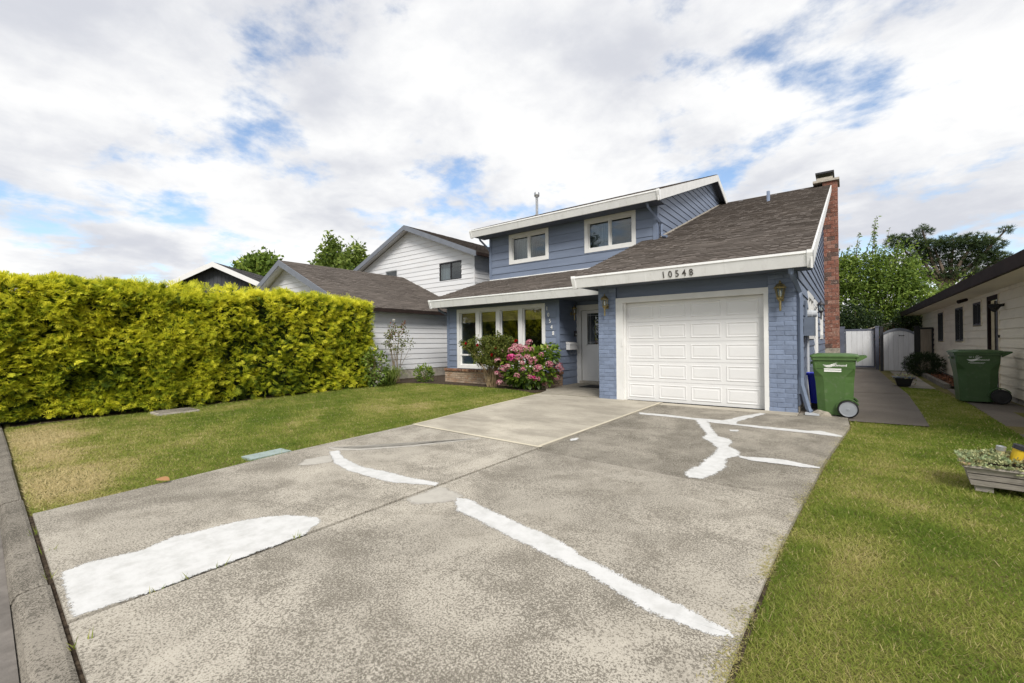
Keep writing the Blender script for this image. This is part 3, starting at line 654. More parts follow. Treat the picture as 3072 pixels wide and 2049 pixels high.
for x0 in (-5.67, -5.28):
    MB(FR(3.0)).loft([[(x0, -.028, .22), (x0+.30, -.028, .22), (x0+.30, -.028, 1.02), (x0, -.028, 1.02)], [(x0+.015, -.036, .235), (x0+.285, -.036, .235), (x0+.285, -.036, 1.005), (x0+.015, -.036, 1.005)], [(x0+.05, -.028, .27), (x0+.25, -.028, .27), (x0+.25, -.028, .97), (x0+.05, -.028, .97)]], False).add([(x0+.05, -.0281, .27), (x0+.25, -.0281, .27), (x0+.25, -.0281, .97), (x0+.05, -.0281, .97)], [(0, 1, 2, 3)]).build('panel', 'doorwhite', fd)
box('door_sill', 'capconc', H, -5.86, -4.78, -.04, .12, .02, .10, FR(3.0))
MB().lathe((-4.88, 2.99, 1.05), [(.03, -.04), (.035, -.06), (.02, -.08)], 12, 'y').build('door_knob', 'brass', H)
box('wall', 'inner', H, -6, -3.8, 3.4, 3.45, 0, 2.5)
# lanterns
def lantern(x, y, z, nx, ny, s=1.0, mat='brass'):
    f = frame((x, y, z), (ny and 1 or 0, nx and 1 or 0, 0), (nx, ny, 0))
    ctr = Vector(f(0, .13*s, 0))
    l = MB(f).box(-.04*s, .04*s, 0, .015, -.10*s, .0).build('wall_lantern', mat, H)
    b = MB(); b.tube([f(0, .01, -.05*s), f(0, .08*s, -.09*s), f(0, .13*s, -.06*s)], .011*s, 6); b.build('arm', mat, l)
    b = MB(); b.lathe(ctr, [(.004*s, -.27*s), (.016*s, -.26*s), (.018*s, -.10*s), (.05*s, -.075*s), (.058*s, -.05*s), (.03*s, -.035*s)], 8); b.build('stem', mat, l)
    b = MB(); b.lathe(ctr, [(.045*s, -.045*s), (.075*s, .105*s)], 8); b.build('glass', 'glass2', l)
    b = MB(); b.lathe(ctr, [(.015*s, -.04*s), (.018*s, .04*s), (.006*s, .07*s)], 6); b.build('bulb', 'white', l)
    b = MB()
    for j in range(8):
        t = 2*math.pi*j/8; c_, s_ = math.cos(t), math.sin(t)
        b.tube([(ctr.x+.046*s*c_, ctr.y+.046*s*s_, ctr.z-.05*s), (ctr.x+.077*s*c_, ctr.y+.077*s*s_, ctr.z+.11*s)], .005*s, 4)
    b.lathe(ctr, [(.09*s, .10*s), (.092*s, .115*s), (.055*s, .165*s), (.02*s, .185*s), (.018*s, .20*s), (.006*s, .23*s)], 8); b.build('cage', mat, l)
lantern(-.225, -.008, 2.08, 0, -1, 1.08); lantern(-3.56, -.008, 2.12, 0, -1, .98); lantern(-5.985, 2.62, 2.2, 1, 0, .95)
# doorbell
box('door_bell', 'iron', H, 2.80, 2.90, .0, .045, 1.46, 1.63, FS(-5.985)); 
MB().box(-5.945, -5.93, 2.825, 2.875, 1.50, 1.55).build('door_bell_button', 'white', H)
# upper storey walls and windows
W1 = (-9.07, -7.37, 4.13, 5.205); W2 = (-6.0, -4.29, 4.14, 5.215)
sh = lambda q: (q[0]+.02, q[1]-.02, q[2]+.02, q[3]-.02)
siding(H, 'blue', FR(3.6), [(-9.98, 3.58), (-3.66, 3.58), (-3.66, 5.66), (-9.98, 5.66)], .262, 3.58, [sh(W1), sh(W2)])
for u in ((-10.0, -9.90), (-3.77, -3.63)): box('corner_board', 'bluetrim', H, *u, -.001, .036, 3.56, 5.64, FR(3.6))
for q in (W1, W2):
    wn, ed = window(H, FR(3.6), *q, .125, [(q[0]+q[1])/2], .05, .06, sash=.028)
    for a, e in ed: MB(FR(3.6)).box(a, e, -.30, -.28, q[2]+.1, q[3]-.05).build('curtain', 'curtain', wn) if a < sum(q[:2])/2-.1 else None
MB().add([(-9.9, 6.5, 3.7), (-3.8, 6.5, 3.7), (-3.8, 6.5, 5.6), (-9.9, 6.5, 5.6)], [(0, 1, 2, 3)]).build('wall', 'inner', H)
box('flashing', 'fascia', H, -9.98, -4.12, .0, .05, 3.615, 3.65, FR(3.58))
# upper side wall over the garage roof (faces +X)
zu = lambda y: (ZU+MU*(y-YU)) if y < RY else ZRU-MU*(y-RY)
siding(H, 'blue', FS(-3.66), [(3.6, zr(3.6)-.2), (12.9, zr(12.9)-.2), (12.9, zu(12.9)-.09), (RY, ZRU-.09), (3.6, zu(3.6)-.09)], .205, 4.0)
box('corner_board', 'bluetrim', H, 3.56, 3.68, .0, .034, 4.05, 5.6, FS(-3.66))
siding(H, 'blue', frame((-9.98, 0, 0), (0, 1, 0), (-1, 0, 0)), [(3.6, 3.3), (14, 3.3), (14, zu(14)-.09), (RY, ZRU-.09), (3.6, zu(3.6)-.09)], .5, 3.3)
# step flashing along the side wall
MB(FS(-3.66)).prism([(3.75, .03, zr(3.75)+.005), (11.7, .03, zr(11.7)+.005), (11.7, .03, zr(11.7)+.06), (3.75, .03, zr(3.75)+.06)], [(3.75, .045, zr(3.75)+.005), (11.7, .045, zr(11.7)+.005), (11.7, .045, zr(11.7)+.06), (3.75, .045, zr(3.75)+.06)]).build('flashing', 'capconc', H)
# right side wall
SW = [(2.55, 4.40, 1.30, 2.36), (4.75, 5.95, .0, 2.33), (7.7, 9.5, 1.30, 2.30)]
siding(H, 'blue', FS(0.0), [(.13, .10), (19, .10), (19, zr(4.4)), (11.7, ZR-.10), (.13, zr(.13)-.10)], .205, .12, [sh(q) for q in SW], tb=.03)
window(H, FS(.0), *SW[0], .13, [3.5], .06, .05); window(H, FS(.0), *SW[2], .14, [8.6], .06, .05)
MB(FS(.0)).box(4.75, 4.92, -.05, .045, .0, 2.33).box(5.78, 5.95, -.05, .045, .0, 2.33).box(4.92, 5.78, -.05, .045, 2.17, 2.33).build('door_frame', 'white', H)
MB(FS(.0)).box(4.92, 5.78, -.05, -.01, .02, 2.17).build('side_door', 'doorwhite', H)
lantern(.04, 4.62, 2.06, 1, 0, 1.0, 'iron')
box('foundation', 'capconc', H, .1, 19, -.02, .012, -.05, .10, FS(.0))
# downspouts
def spout(path, w_=.035, mat='bluetrim'):
    b = MB(); b.tube(path, w_, 4); return b.build('downspout', mat, H)
spout([(-.03, -.50, 2.50), (-.03, -.47, 2.40), (.045, .02, 2.12), (.055, .03, 2.0), (.055, .03, .62), (.06, .0, .50), (.16, -.06, .10), (.21, -.10, .05)], .042)
box('pipe_collar', 'conduit', H, .12, .32, -.2, .0, .012, .045)
spout([(-3.78, 3.12, 5.22), (-3.76, 3.15, 5.10), (-3.58, 3.60, 4.75), (-3.575, 3.70, 4.70), (-3.575, 3.72, zr(3.7)+.16), (-3.5, 3.62, zr(3.6)+.07), (-3.35, 3.50, zr(3.5)+.06)], .042)
spout([(-10.15, 3.15, 5.22), (-10.14, 3.2, 5.12), (-10.02, 3.56, 4.82), (-10.0, 3.60, 4.72), (-10.0, 3.60, 3.75)], .042)
spout([(-10.72, 1.6, 2.54), (-10.70, 1.62, 2.46), (-10.62, 1.95, 2.30), (-10.66, 2.02, 2.2), (-10.66, 2.02, .1)], .042)
# meter, box, conduits on the side wall
MB(FS(.03)).box(1.15, 1.75, .0, .16, 1.36, 1.72).build('electric_box', 'greymetal', H)
MB().lathe((.03, 2.2, 1.83), [(.085, 0), (.085, .08), (.075, .09), (.07, .16), (.045, .17)], 14, 'x').build('electric_meter', 'conduit', H)
b = MB(); b.tube([(.07, 1.45, 1.37), (.07, 1.45, -.01)], .028, 7); b.build('conduit', 'conduit', H)
b = MB(); b.tube([(.06, 1.25, 1.72), (.06, 1.25, 2.05)], .024, 7); b.build('conduit', 'greymetal', H)
MB(FS(.03)).box(1.9, 2.25, .0, .1, .45, .72).build('gas_meter', 'greymetal', H)
# chimney
CH = box('chimney', 'mortar', H, .012, .448, 11.36, 12.30, 0, 7.30)
bricks(CH, 'redbrick', (.0, 11.362, .96), (1, 0, 0), (0, -1, 0), .46, 6.30, .225, .138, .012, .014, 0)
bricks(CH, 'redbrick', (.0, 11.362, 0), (1, 0, 0), (0, -1, 0), .46, .60, .225, .138, .012, .014, 0)
bricks(CH, 'redbrick', (.446, 11.36, .0), (0, 1, 0), (1, 0, 0), .94, 7.2, .225, .138, .012, .014, 0)
MB().box(-.01, .47, 11.335, 11.37, .61, .95).build('patched_render', 'rock', CH)
MB().box(-.30, .52, 11.28, 12.40, 7.25, 7.33).build('chimney_cap', 'capconc', CH)
MB().box(-.18, .32, 11.45, 12.2, 7.33, 7.46).build('flue', 'capconc', CH)
b = MB()
for x in (-.16, .28):
    for y in (11.5, 12.12): b.box(x, x+.03, y, y+.03, 7.46, 7.61)
b.build('flue_post', 'iron', CH); MB().box(-.22, .36, 11.38, 12.28, 7.60, 7.66).build('flue_hood', 'iron', CH)
# vent pipes on the roofs
b = MB(); b.lathe((-8.72, 4.9, 5.9), [(.05, 0), (.05, 1.0)], 12); b.lathe((-8.72, 4.9, 6.05), [(.11, .10), (.07, .16)], 12); b.build('vent_pipe', 'galv', H, True)
b = MB(); b.lathe((-8.72, 4.9, 6.86), [(.06, 0), (.10, .03), (.105, .16), (.09, .18)], 12); b.build('vent_hood', 'galv', H, True)
b = MB(); b.lathe((-1.54, 9.3, zr(9.3)-.05), [(.055, 0), (.055, .42)], 10); b.build('vent_pipe', 'bluetrim', H, True)

# ================================================================== BRICK PLANTER
BP = thing('brick_planter', 'low tan brick planter with brown rowlock cap under the front windows', 'planter', (-8.2, 1.6, 0))
c0 = MB().add([(-2.10, -.10, -.05), (2.30, -.45, -.05), (2.30, .34, -.05), (-2.10, .34, -.05), (-2.10, -.10, .36), (2.30, -.45, .36), (2.30, .34, .36), (-2.10, .34, .36)], [(0, 1, 2, 3), (4, 5, 6, 7), (0, 1, 5, 4), (1, 2, 6, 5), (2, 3, 7, 6), (3, 0, 4, 7)]).build('core', 'mortar', BP)
d = Vector((4.4, -.35, 0)); Ld = d.length; d.normalize(); nn = Vector((d.y, -d.x, 0))
bricks(BP, 'tanbrick', (-2.10, -.10, -.02), tuple(d), tuple(nn), Ld, .375, .19, .06, .008, .014)
bricks(BP, 'tanbrick', (2.30, -.45, -.02), (0, 1, 0), (1, 0, 0), .79, .375, .19, .06, .008, .014)
M3 = Matrix((d, nn, Vector((0, 0, 1)))).transposed().to_4x4()
for i in range(int(Ld/.076)):
    me = brickmesh(.066, .07, .20, i % 3, 'capbrick'); o = bpy.data.objects.new('cap_brick', me); col.objects.link(o); o.parent = BP
    o.matrix_local = Matrix.Translation(Vector((-2.10, -.10, .365)) + d*(i*.076+.004) - nn*.15 + Vector((0, 0, random.uniform(-.003, .003)))) @ M3
for i in range(8):
    me = brickmesh(.066, .07, .20, i % 3, 'capbrick'); o = bpy.data.objects.new('cap_brick', me); col.objects.link(o); o.parent = BP
    o.matrix_local = Matrix.Translation((2.17, -.30+i*.076, .365)) @ Matrix(((0, 1, 0), (1, 0, 0), (0, 0, 1))).to_4x4()

# ================================================================== WHITE NEIGHBOUR HOUSE (left)
WH = thing('house', 'white sided neighbour house with grey trimmed gables behind the yellow hedge', 'house', (-12.6, -.6, 0))
def G(f): return lambda u, n, z: f(u, n, z)-np.array([-12.6, -.6, 0])
XW, XR, ZWE, ZWR = -12.6, -16.85, 2.56, 4.60
wm = (ZWR-ZWE)/(XW+.35-XR)
siding(WH, 'wsiding', G(FS(XW)), [(-.6, .33), (5.0, .33), (5.0, 2.52), (-.6, 2.52)], .196, .33)
box('foundation', 'capconc', WH, -.6, 5., -.1, .005, -.05, .33, G(FS(XW)))
siding(WH, 'wsiding', G(FR(-.6)), [(-21.1, 0), (XW, 0), (XW, 2.45), (XR, ZWR-.10), (-21.1, 2.45)], .196, 0)
def xroof(parent, off, mat, xr, zr_, xe, m_, y0, y1, edge='greytrim', both=True, rb=.22):
    """gable roof with its ridge along Y; slopes fall to +X and -X"""
    c = 1/math.sqrt(1+m_*m_)
    for sg in (1, -1):
        if sg < 0 and not both: continue
        ln = (xe-xr)/c
        f = lambda u, l, s, sg=sg: np.array([xr+sg*((ln-s)*c+l*m_*c)-off[0], u-off[1], zr_-(ln-s)*m_*c+l*c-off[2]])
        shingles(parent, mat, f, [(y0, 0), (y1, 0), (y1, ln), (y0, ln)])
        q = lambda y, dz0, dz1: [(xr-off[0], y-off[1], zr_+dz0), (xr+sg*(xe-xr)-off[0], y-off[1], zr_-(xe-xr)*m_+dz0), (xr+sg*(xe-xr)-off[0], y-off[1], zr_-(xe-xr)*m_+dz1), (xr-off[0], y-off[1], zr_+dz1)]
        MB().prism(q(y0-.035, .005, -rb), q(y0, .005, -rb)).build('rake_board', edge, parent)
        q2 = lambda y: [(xr-off[0], y-off[1], zr_-.075), (xr+sg*(xe-xr)-off[0], y-off[1], zr_-(xe-xr)*m_-.075), (xr+sg*(xe-xr)-off[0], y-off[1], zr_-(xe-xr)*m_-.095), (xr-off[0], y-off[1], zr_-.095)]
        MB().prism(q2(y0), q2(y0+.42)).build('soffit', 'wsiding', parent)
OW = (-12.6, -.6, 0)
xroof(WH, OW, 'shingle', XR, ZWR, XW+.35, wm, -1.0, 5.0)
MB(G(FS(XW))).box(-1.0, 5.0, .28, .40, 2.43, 2.54).build('gutter', 'brown', WH)
box('soffit', 'greytrim', WH, -.98, 5.0, .0, .30, 2.47, 2.49, G(FS(XW)))
XT, ZT, XT0 = -16.23, 7.0, -12.06
tm = .40
siding(WH, 'wsiding', G(FR(5.0)), [(-20.4, 2.4), (XT0, 2.4), (XT0, 5.16), (XT, ZT-.14), (-20.4, 5.16)], .215, 2.4, [(-14.20, -12.84, 4.15, 4.95), (-18.2, -17.3, 4.25, 5.02)])
siding(WH, 'wsiding', G(FS(XT0)), [(5.0, 2.4), (11, 2.4), (11, 5.16), (5.0, 5.16)], .215, 2.4)
box('corner_board', 'wsiding', WH, -12.10, XT0+.025, -.001, .03, 2.4, 5.14, G(FR(5.0)))
xroof(WH, OW, 'shingle', XT, ZT, XT0+.46, tm, 4.60, 11.5)
MB(G(FS(XT0))).box(4.6, 11.5, .42, .54, 4.98, 5.10).build('gutter', 'brown', WH)
window(WH, G(FR(5.0)), -14.22, -12.82, 4.13, 4.97, .04, [-13.5], .04, .03, 'iron', .02, .02)
window(WH, G(FR(5.0)), -18.22, -17.28, 4.23, 5.04, .04, [], .04, .03, 'galv', .02, .02)
MB(G(FR(5.0))).box(-14.2, -13.55, -.16, -.14, 4.15, 4.95).build('curtain', 'curtain', WH)
MB(G(FR(5.0))).add([(-20, -2.5, 3.5), (-12.3, -2.5, 3.5), (-12.3, -2.5, 5.3), (-20, -2.5, 5.3)], [(0, 1, 2, 3)]).build('wall', 'inner', WH)

# ================================================================== CHARCOAL HOUSE (far left)
DH = thing('house', 'charcoal house with white gable trim rising behind the yellow hedge', 'house', (-26.8, .07, 0), R(38.7))
GZ, GS, GW = 5.88, .45, 5.4
bs = MB().prism([(-GW+.3, .5, 0), (GW-.3, .5, 0), (GW-.3, .5, GZ-GS*(GW-.3)-.1), (0, .5, GZ-.1), (-GW+.3, .5, GZ-GS*(GW-.3)-.1)], [(-GW+.3, 12, 0), (GW-.3, 12, 0), (GW-.3, 12, GZ-GS*(GW-.3)-.1), (0, 12, GZ-.1), (-GW+.3, 12, GZ-GS*(GW-.3)-.1)]).build('wall', 'darkhouse', DH)
x = -GW+.3
while x < GW-.35:
    zt = GZ-.12-GS*max(abs(x), abs(x+.22)); MB().box(x+.006, x+.214, .47, .5, 0, zt).build('vertical_board', 'darkhouse', bs); x += .22
c = 1/math.sqrt(1+GS*GS)
for sg in (1, -1):
    ln = GW/c
    f = lambda u, l, s, sg=sg: np.array([sg*((ln-s)*c+l*GS*c), u, GZ-(ln-s)*GS*c+l*c])
    shingles(DH, 'shingle2', f, [(0, 0), (12.5, 0), (12.5, ln), (0, ln)], .2, .6)
    MB().prism([(0, -.04, GZ+.01), (sg*GW, -.04, GZ-GS*GW+.01), (sg*GW, -.04, GZ-GS*GW-.27), (0, -.04, GZ-.27)], [(0, 0, GZ+.01), (sg*GW, 0, GZ-GS*GW+.01), (sg*GW, 0, GZ-GS*GW-.27), (0, 0, GZ-.27)]).build('rake_board', 'doorwhite', DH)
for u, s in ((3.2, 1.4), (7.5, 3.4)):
    f = lambda a, l, q: np.array([(q)*c+l*GS*c, a, GZ-q*GS*c+l*c]); MB(f).box(u, u+1.0, .01, .12, s, s+.9).build('skylight', 'iron', DH)

# ================================================================== CREAM HOUSE (right)
CHs = thing('house', 'cream sided single storey house with dark brown eaves at the right edge', 'house', (3.35, 3.3, 0))
off = np.array([3.35, 3.3, 0])
FC = lambda u, n, z: np.array([3.35-n, u, z])-off
wins = [(11.9, 13.05, 1.18, 2.18), (8.6, 9.8, 1.18, 2.18), (6.5, 7.38, 1.60, 2.18)]
siding(CHs, 'cream', FC, [(-2.0, .10), (17.4, .10), (17.4, 2.33), (-2.0, 2.33)], .196, .10, [(q[0]-.03, q[1]+.03, q[2]-.03, q[3]+.03) for q in wins]+[(4.91, 5.94, -.1, 2.27)], tb=.030)
box('foundation', 'capconc', CHs, -2, 17.4, -.1, -.005, -.05, .10, FC)
for q in wins:
    window(CHs, FC, *q, .04, [(q[0]+q[1])/2], .03, .03, 'iron', .030, .02)
    MB(FC).box(q[0], q[1], -.5, -.48, q[2], q[3]).build('curtain', 'black', CHs)  # plain black sheet set behind each window
for q in wins+[(4.94, 5.91, .0, 2.24)]:
    MB(FC).box(q[0]-.03, q[0]-.001, -.02, .036, q[2]-.03, q[3]+.03).box(q[1]+.001, q[1]+.03, -.02, .036, q[2]-.03, q[3]+.03).box(q[0]-.001, q[1]+.001, -.02, .036, q[3]+.001, q[3]+.03).build('casing', 'cream', CHs)
MB(FC).box(4.94, 5.03, -.02, .033, .0, 2.24).box(5.82, 5.91, -.02, .033, .0, 2.24).box(5.03, 5.82, -.02, .033, 2.14, 2.24).build('door_frame', 'brown', CHs)
MB(FC).box(5.03, 5.82, -.10, -.07, .05, 2.14).build('door', 'black', CHs); MB(FC).box(5.03, 5.16, -.06, .012, .05, 2.12).build('door_jamb', 'wsiding', CHs)
b = MB(); b.tube([FC(4.55, .0, 1.98), FC(4.5, .10, 1.96)], .03, 8); b.tube([FC(4.5, .10, 1.97), FC(4.62, .2, 1.95)], [.03, .06], 8); b.tube([FC(4.47, .10, 1.95), FC(4.40, .2, 1.86)], [.03, .055], 8); b.build('flood_lamp', 'black', CHs)
b = MB(); b.tube([FC(7.5, .12, 2.30), FC(7.4, .30, 2.24)], [.04, .05], 8); b.build('eave_lamp', 'brown', CHs)
MB(FC).box(4.84, 4.88, .02, .06, 1.28, 1.34).build('door_bell', 'black', CHs)
MB(FC).box(-2.6, 18.2, .0, .62, 2.335, 2.355).build('soffit', 'cream', CHs)
MB(FC).prism([(-2.6, .60, 2.31), (-2.6, .68, 2.30), (-2.6, .70, 2.50), (-2.6, .60, 2.50)], [(18.2, .60, 2.31), (18.2, .68, 2.30), (18.2, .70, 2.50), (18.2, .60, 2.50)]).build('gutter', 'brown', CHs)
cm = .33; cc = 1/math.sqrt(1+cm*cm)
f = lambda u, l, s: np.array([2.68+s*cc-l*cm*cc, u, 2.47+s*cm*cc+l*cc])-off
shingles(CHs, 'shingle', f, [(-2.6, 0), (18.2, 0), (18.2, 4.5), (-2.6, 4.5)])
MB(FC).box(-2.0, 17.4, -7.5, -7.4, 0, 2.4).build('wall', 'cream', CHs); MB(FC).box(17.3, 17.4, -7.4, -.12, 0, 2.33).build('wall', 'cream', CHs); MB(FC).box(-2.0, -1.9, -7.4, -.12, 0, 2.33).build('wall', 'cream', CHs)

# ================================================================== GATES AND FENCES
t = thing('gate', 'square white board gate in slate frame beside the brick chimney', 'gate', (1.1, 15.2, 0))
fr = MB().box(-.49, .52, -.03, .03, 1.64, 1.72).box(-.49, .52, -.03, .03, .06, .13).box(-.49, -.455, -.03, .03, .13, 1.64).box(.485, .52, -.03, .03, .13, 1.64).build('gate_frame', 'slatewood', t)
for i in range(5): MB().box(-.452+i*.187, -.452+i*.187+.182, -.022+random.uniform(-.003, .003), .01, .13, 1.64).build('board', 'whitewood', t)
for nm, lab, x0, x1, y, zt, mt in (('gate_post', 'slate blue post between the brick chimney and square gate', .43, .60, 15.1, 1.84, 'slatewood'), ('gate_post', 'slate blue post at the right side of the square gate', 1.63, 1.75, 15.0, 1.83, 'slatewood'), ('gate_post', 'dark grey post at the left side of the arched gate', 1.745, 1.84, 14.1, 1.79, 'iron'), ('gate_post', 'black post at the right side of the arched gate', 2.77, 2.91, 14.1, 1.78, 'black')):
    t = thing(nm, lab, 'post', (x0, y, 0), 0, 'posts of the side gates'); w_ = x1-x0
    MB().box(0, w_, 0, .12, -.05, zt-.05).build('shaft', mt, t); MB().box(-.012, w_+.012, -.012, .132, zt-.05, zt).build('cap', mt, t)
t = thing('gate', 'arched white board gate with slate curved top rail', 'gate', (2.3, 14.0, 0))
arch = lambda x: 1.70-.30*(x/.46)**2*.55
for i in range(6):
    x0 = -.455+i*.152; xs = [x0, x0+.074, x0+.148]
    P = [(x0, .02)]+[(x0+.148, .02)]+[(x, arch(x)-.07) for x in reversed(xs)]
    d_ = random.uniform(-.003, .003); MB().prism([(x, -.02+d_, z) for x, z in P], [(x, .01, z) for x, z in P]).build('board', 'whitewood', t)
xs = [-.46+i*.0767 for i in range(13)]
MB().prism([(x, -.035, arch(x)-.10) for x in xs]+[(x, -.035, arch(x)) for x in reversed(xs)], [(x, .02, arch(x)-.10) for x in xs]+[(x, .02, arch(x)) for x in reversed(xs)]).build('arched_rail', 'greytrim', t)
MB().box(.02, .16, -.05, -.03, 1.40, 1.415).box(.01, .035, -.055, -.02, 1.39, 1.425).box(.145, .17, -.055, -.02, 1.39, 1.425).build('latch', 'black', t)
t = thing('fence_panel', 'narrow taupe board panel in dark frame against the cream house', 'fence', (3.12, 14.15, 0))
MB().box(-.21, .22, -.02, .03, 1.64, 1.71).box(.15, .22, -.02, .03, 0, 1.64).box(-.21, -.17, -.02, .03, 0, 1.64).build('frame', 'black', t)
for i in range(3): MB().box(-.168+i*.106, -.168+i*.106+.103, -.008, .015, .05, 1.64).build('board', 'taupewood', t)
SH = thing('garden_shed', 'small brown garden shed with pale roof behind the gates', 'shed', (2.35, 19.2, 0))
MB().prism([(-.7, 0, 0), (.7, 0, 0), (.7, 0, 1.75), (0, 0, 2.02), (-.7, 0, 1.75)], [(-.7, 1.6, 0), (.7, 1.6, 0), (.7, 1.6, 1.75), (0, 1.6, 2.02), (-.7, 1.6, 1.75)]).build('wall', 'capbrick', SH)
for sg in (-1, 1): MB().prism([(0, -.15, 2.10), (sg*.95, -.15, 1.76), (sg*.95, -.15, 1.70), (0, -.15, 2.04)], [(0, 1.8, 2.10), (sg*.95, 1.8, 1.76), (sg*.95, 1.8, 1.70), (0, 1.8, 2.04)]).build('roof', 'capconc', SH)

# ================================================================== WHEELED BINS
def oct_ring(x0, x1, y0, y1, z, c, d=None):
    d = c if d is None else d
    return [(x0+c, y0, z), (x1-c, y0, z), (x1, y0+d, z), (x1, y1-d, z), (x1-c, y1, z), (x0+c, y1, z), (x0, y1-d, z), (x0, y0+d, z)]
def wbin(label, loc, rz, mat, hubmat, W_=.66, logo=True, second=False, wx=.53):
    t = thing('wheeled_bin', label, 'bin', loc, rz, 'green wheeled bins')
    k = W_/.66
    body = MB(); X = lambda a: a*k
    body.loft([oct_ring(X(.085), X(.60), .05, .53, .02, .11, .05), oct_ring(X(.05), X(.62), .035, .55, .56, .12, .05), oct_ring(X(.035), X(.628), .03, .555, .66, .12, .045), oct_ring(X(.018), X(.64), .02, .565, .78, .03, .02), oct_ring(X(.008), X(.65), .01, .575, .935, .025, .02), oct_ring(X(-.012), X(.668), -.01, .595, .937, .03, .025), oct_ring(X(-.012), X(.668), -.01, .595, .985, .03, .025)])
    bo = body.build('body', mat, t)
    lid = MB(); lid.loft([oct_ring(X(-.03), X(.70), -.022, .607, .985, .03, .03), oct_ring(X(-.03), X(.70), -.022, .607, 1.006, .03, .03), oct_ring(X(.0), X(.68), .02, .57, 1.03, .05, .05), oct_ring(X(.10), X(.56), .10, .49, 1.045, .08, .08)])
    lo = lid.build('lid', mat, t)
    MB().box(X(.06), X(.16), .06, .14, 1.02, 1.045).box(X(.06), X(.16), .44, .52, 1.02, 1.045).build('lid_grip', mat, lo)
    MB().box(X(.02), X(.635), .012, .02, .800, .806).build('rib', mat, bo)
    MB().box(X(-.03), X(-.005), .16, .42, .86, .90).build('front_grip', mat, bo)
    h = MB(); h.prism([(X(.66), .0, .90), (X(.80), .02, .985), (X(.80), .02, 1.012), (X(.66), .0, 1.005)], [(X(.66), .06, .90), (X(.80), .06, .985), (X(.80), .06, 1.012), (X(.66), .06, 1.005)])
    h.prism([(X(.66), .525, .90), (X(.80), .525, .985), (X(.80), .525, 1.012), (X(.66), .525, 1.005)], [(X(.66), .585, .90), (X(.80), .565, .985), (X(.80), .565, 1.012), (X(.66), .585, 1.005)])
    h.tube([(X(.79), .02, .998), (X(.79), .565, .998)], .016, 8); h.build('handle', mat, t)
    a = MB(); a.tube([(X(wx), -.02, .14), (X(wx), .60, .14)], .012, 8); a.build('axle', 'iron', t)
    # wheel arches
    for y0, y1 in ((-.004, .06), (.52, .59)):
        ar = MB(); pts = [(X(wx)+.165*math.cos(q), .14+.165*math.sin(q)) for q in [math.pi*(.15+.85*i/10) for i in range(11)]]
        pin = [(X(wx)+.148*math.cos(q), .14+.148*math.sin(q)) for q in [math.pi*(.15+.85*i/10) for i in range(11)]]
        for i in range(10): ar.prism([(pts[i][0], y0, pts[i][1]), (pts[i+1][0], y0, pts[i+1][1]), (pin[i+1][0], y0, pin[i+1][1]), (pin[i][0], y0, pin[i][1])], [(pts[i][0], y1, pts[i][1]), (pts[i+1][0], y1, pts[i+1][1]), (pin[i+1][0], y1, pin[i+1][1]), (pin[i][0], y1, pin[i][1])])
        ar.build('wheel_arch', mat, t)
    for y, s in ((-.035, -1), (.615, 1)):
        ty = MB(); ty.lathe((X(wx), y, .14), [(.10, -.025), (.128, -.028), (.14, -.016), (.14, .016), (.128, .028), (.10, .025)], 28, 'y')
        wh = ty.build('wheel', 'tyre', t)
        hb = MB(); hb.lathe((X(wx), y, .14), [(.018, s*.036), (.020, s*.030), (.105, s*.026), (.112, s*.031), (.118, s*.030), (.118, -s*.02), (.02, -s*.02)], 28, 'y'); hb.build('rim', hubmat, wh)
    if logo:
        tilt = lambda z: .02-.01*(z-.78)/.155 if z > .78 else .02+.01*(.78-z)/.12
        mwf = lambda x, z: Matrix.Translation((x, tilt(z)-.003, z)) @ Matrix.Rotation(R(93.6), 4, 'X')
        s_ = MB()
        for q, (dx, dz, th) in enumerate(((0, 0, .010), (.012, -.018, .009), (.03, -.033, .008))):
            A = []; B = []
            for i in range(13):
                u = i/12; x = X(.17)+dx+u*(.19-dx*.8); z = .862+dz*(1-u*.6)-.016*math.sin(u*math.pi*1.05)+.055*u*u*(1.25-.55*u)
                w2 = th*math.sin(math.pi*min(1, .12+u*.88))+.001
                A.append((x, tilt(z)-.003, z)); B.append((x, tilt(z)-.003, z-w2))
            for i in range(12): s_.add([A[i], A[i+1], B[i+1], B[i]], [(0, 1, 2, 3)])
        s_.build('logo_swoosh', 'digitwhite', bo)
        text('lettering', 'Richmond', .052 if not second else .048, 'digitwhite', bo, mwf(X(.29), .835), .0006, 'LEFT', 1.0, .0008 if not second else 0)
        if not second:
            for z in (.790, .755): MB().box(X(.185), X(.44), -.0005+tilt(z)-.004, tilt(z)-.0015, z-.012, z+.012).build('label_strip', 'digitwhite', bo)
        else:
            MB().box(X(.19), X(.43), tilt(.79)-.004, tilt(.79)-.0015, .790, .794).build('label_strip', 'digitwhite', bo)
            MB().box(X(.22), X(.41), tilt(.775)-.004, tilt(.775)-.0015, .776, .779).build('label_strip', 'digitwhite', bo)
            text('lettering', '433  H  0004230', .030, 'digitwhite', bo, mwf(X(.20), .892), .0005, 'LEFT', .9)
            text('lettering', '0004', .024, 'digitwhite', bo, mwf(X(.30), .922), .0005, 'LEFT', .9)
    return t
wbin('green wheeled bin with grey hubbed wheel beside the blue garage corner', (.215, -.06, 0), 0, 'green_bin', 'hub', .605)
wbin('dark green wheeled bin with black wheels beside the cream house wall', (2.42, 3.34, 0), R(2), 'green_bin2', 'black', .655, True, True, .63)
t = thing('recycling_box', 'bright blue plastic box standing behind the green bin', 'box', (.30, .92, 0))
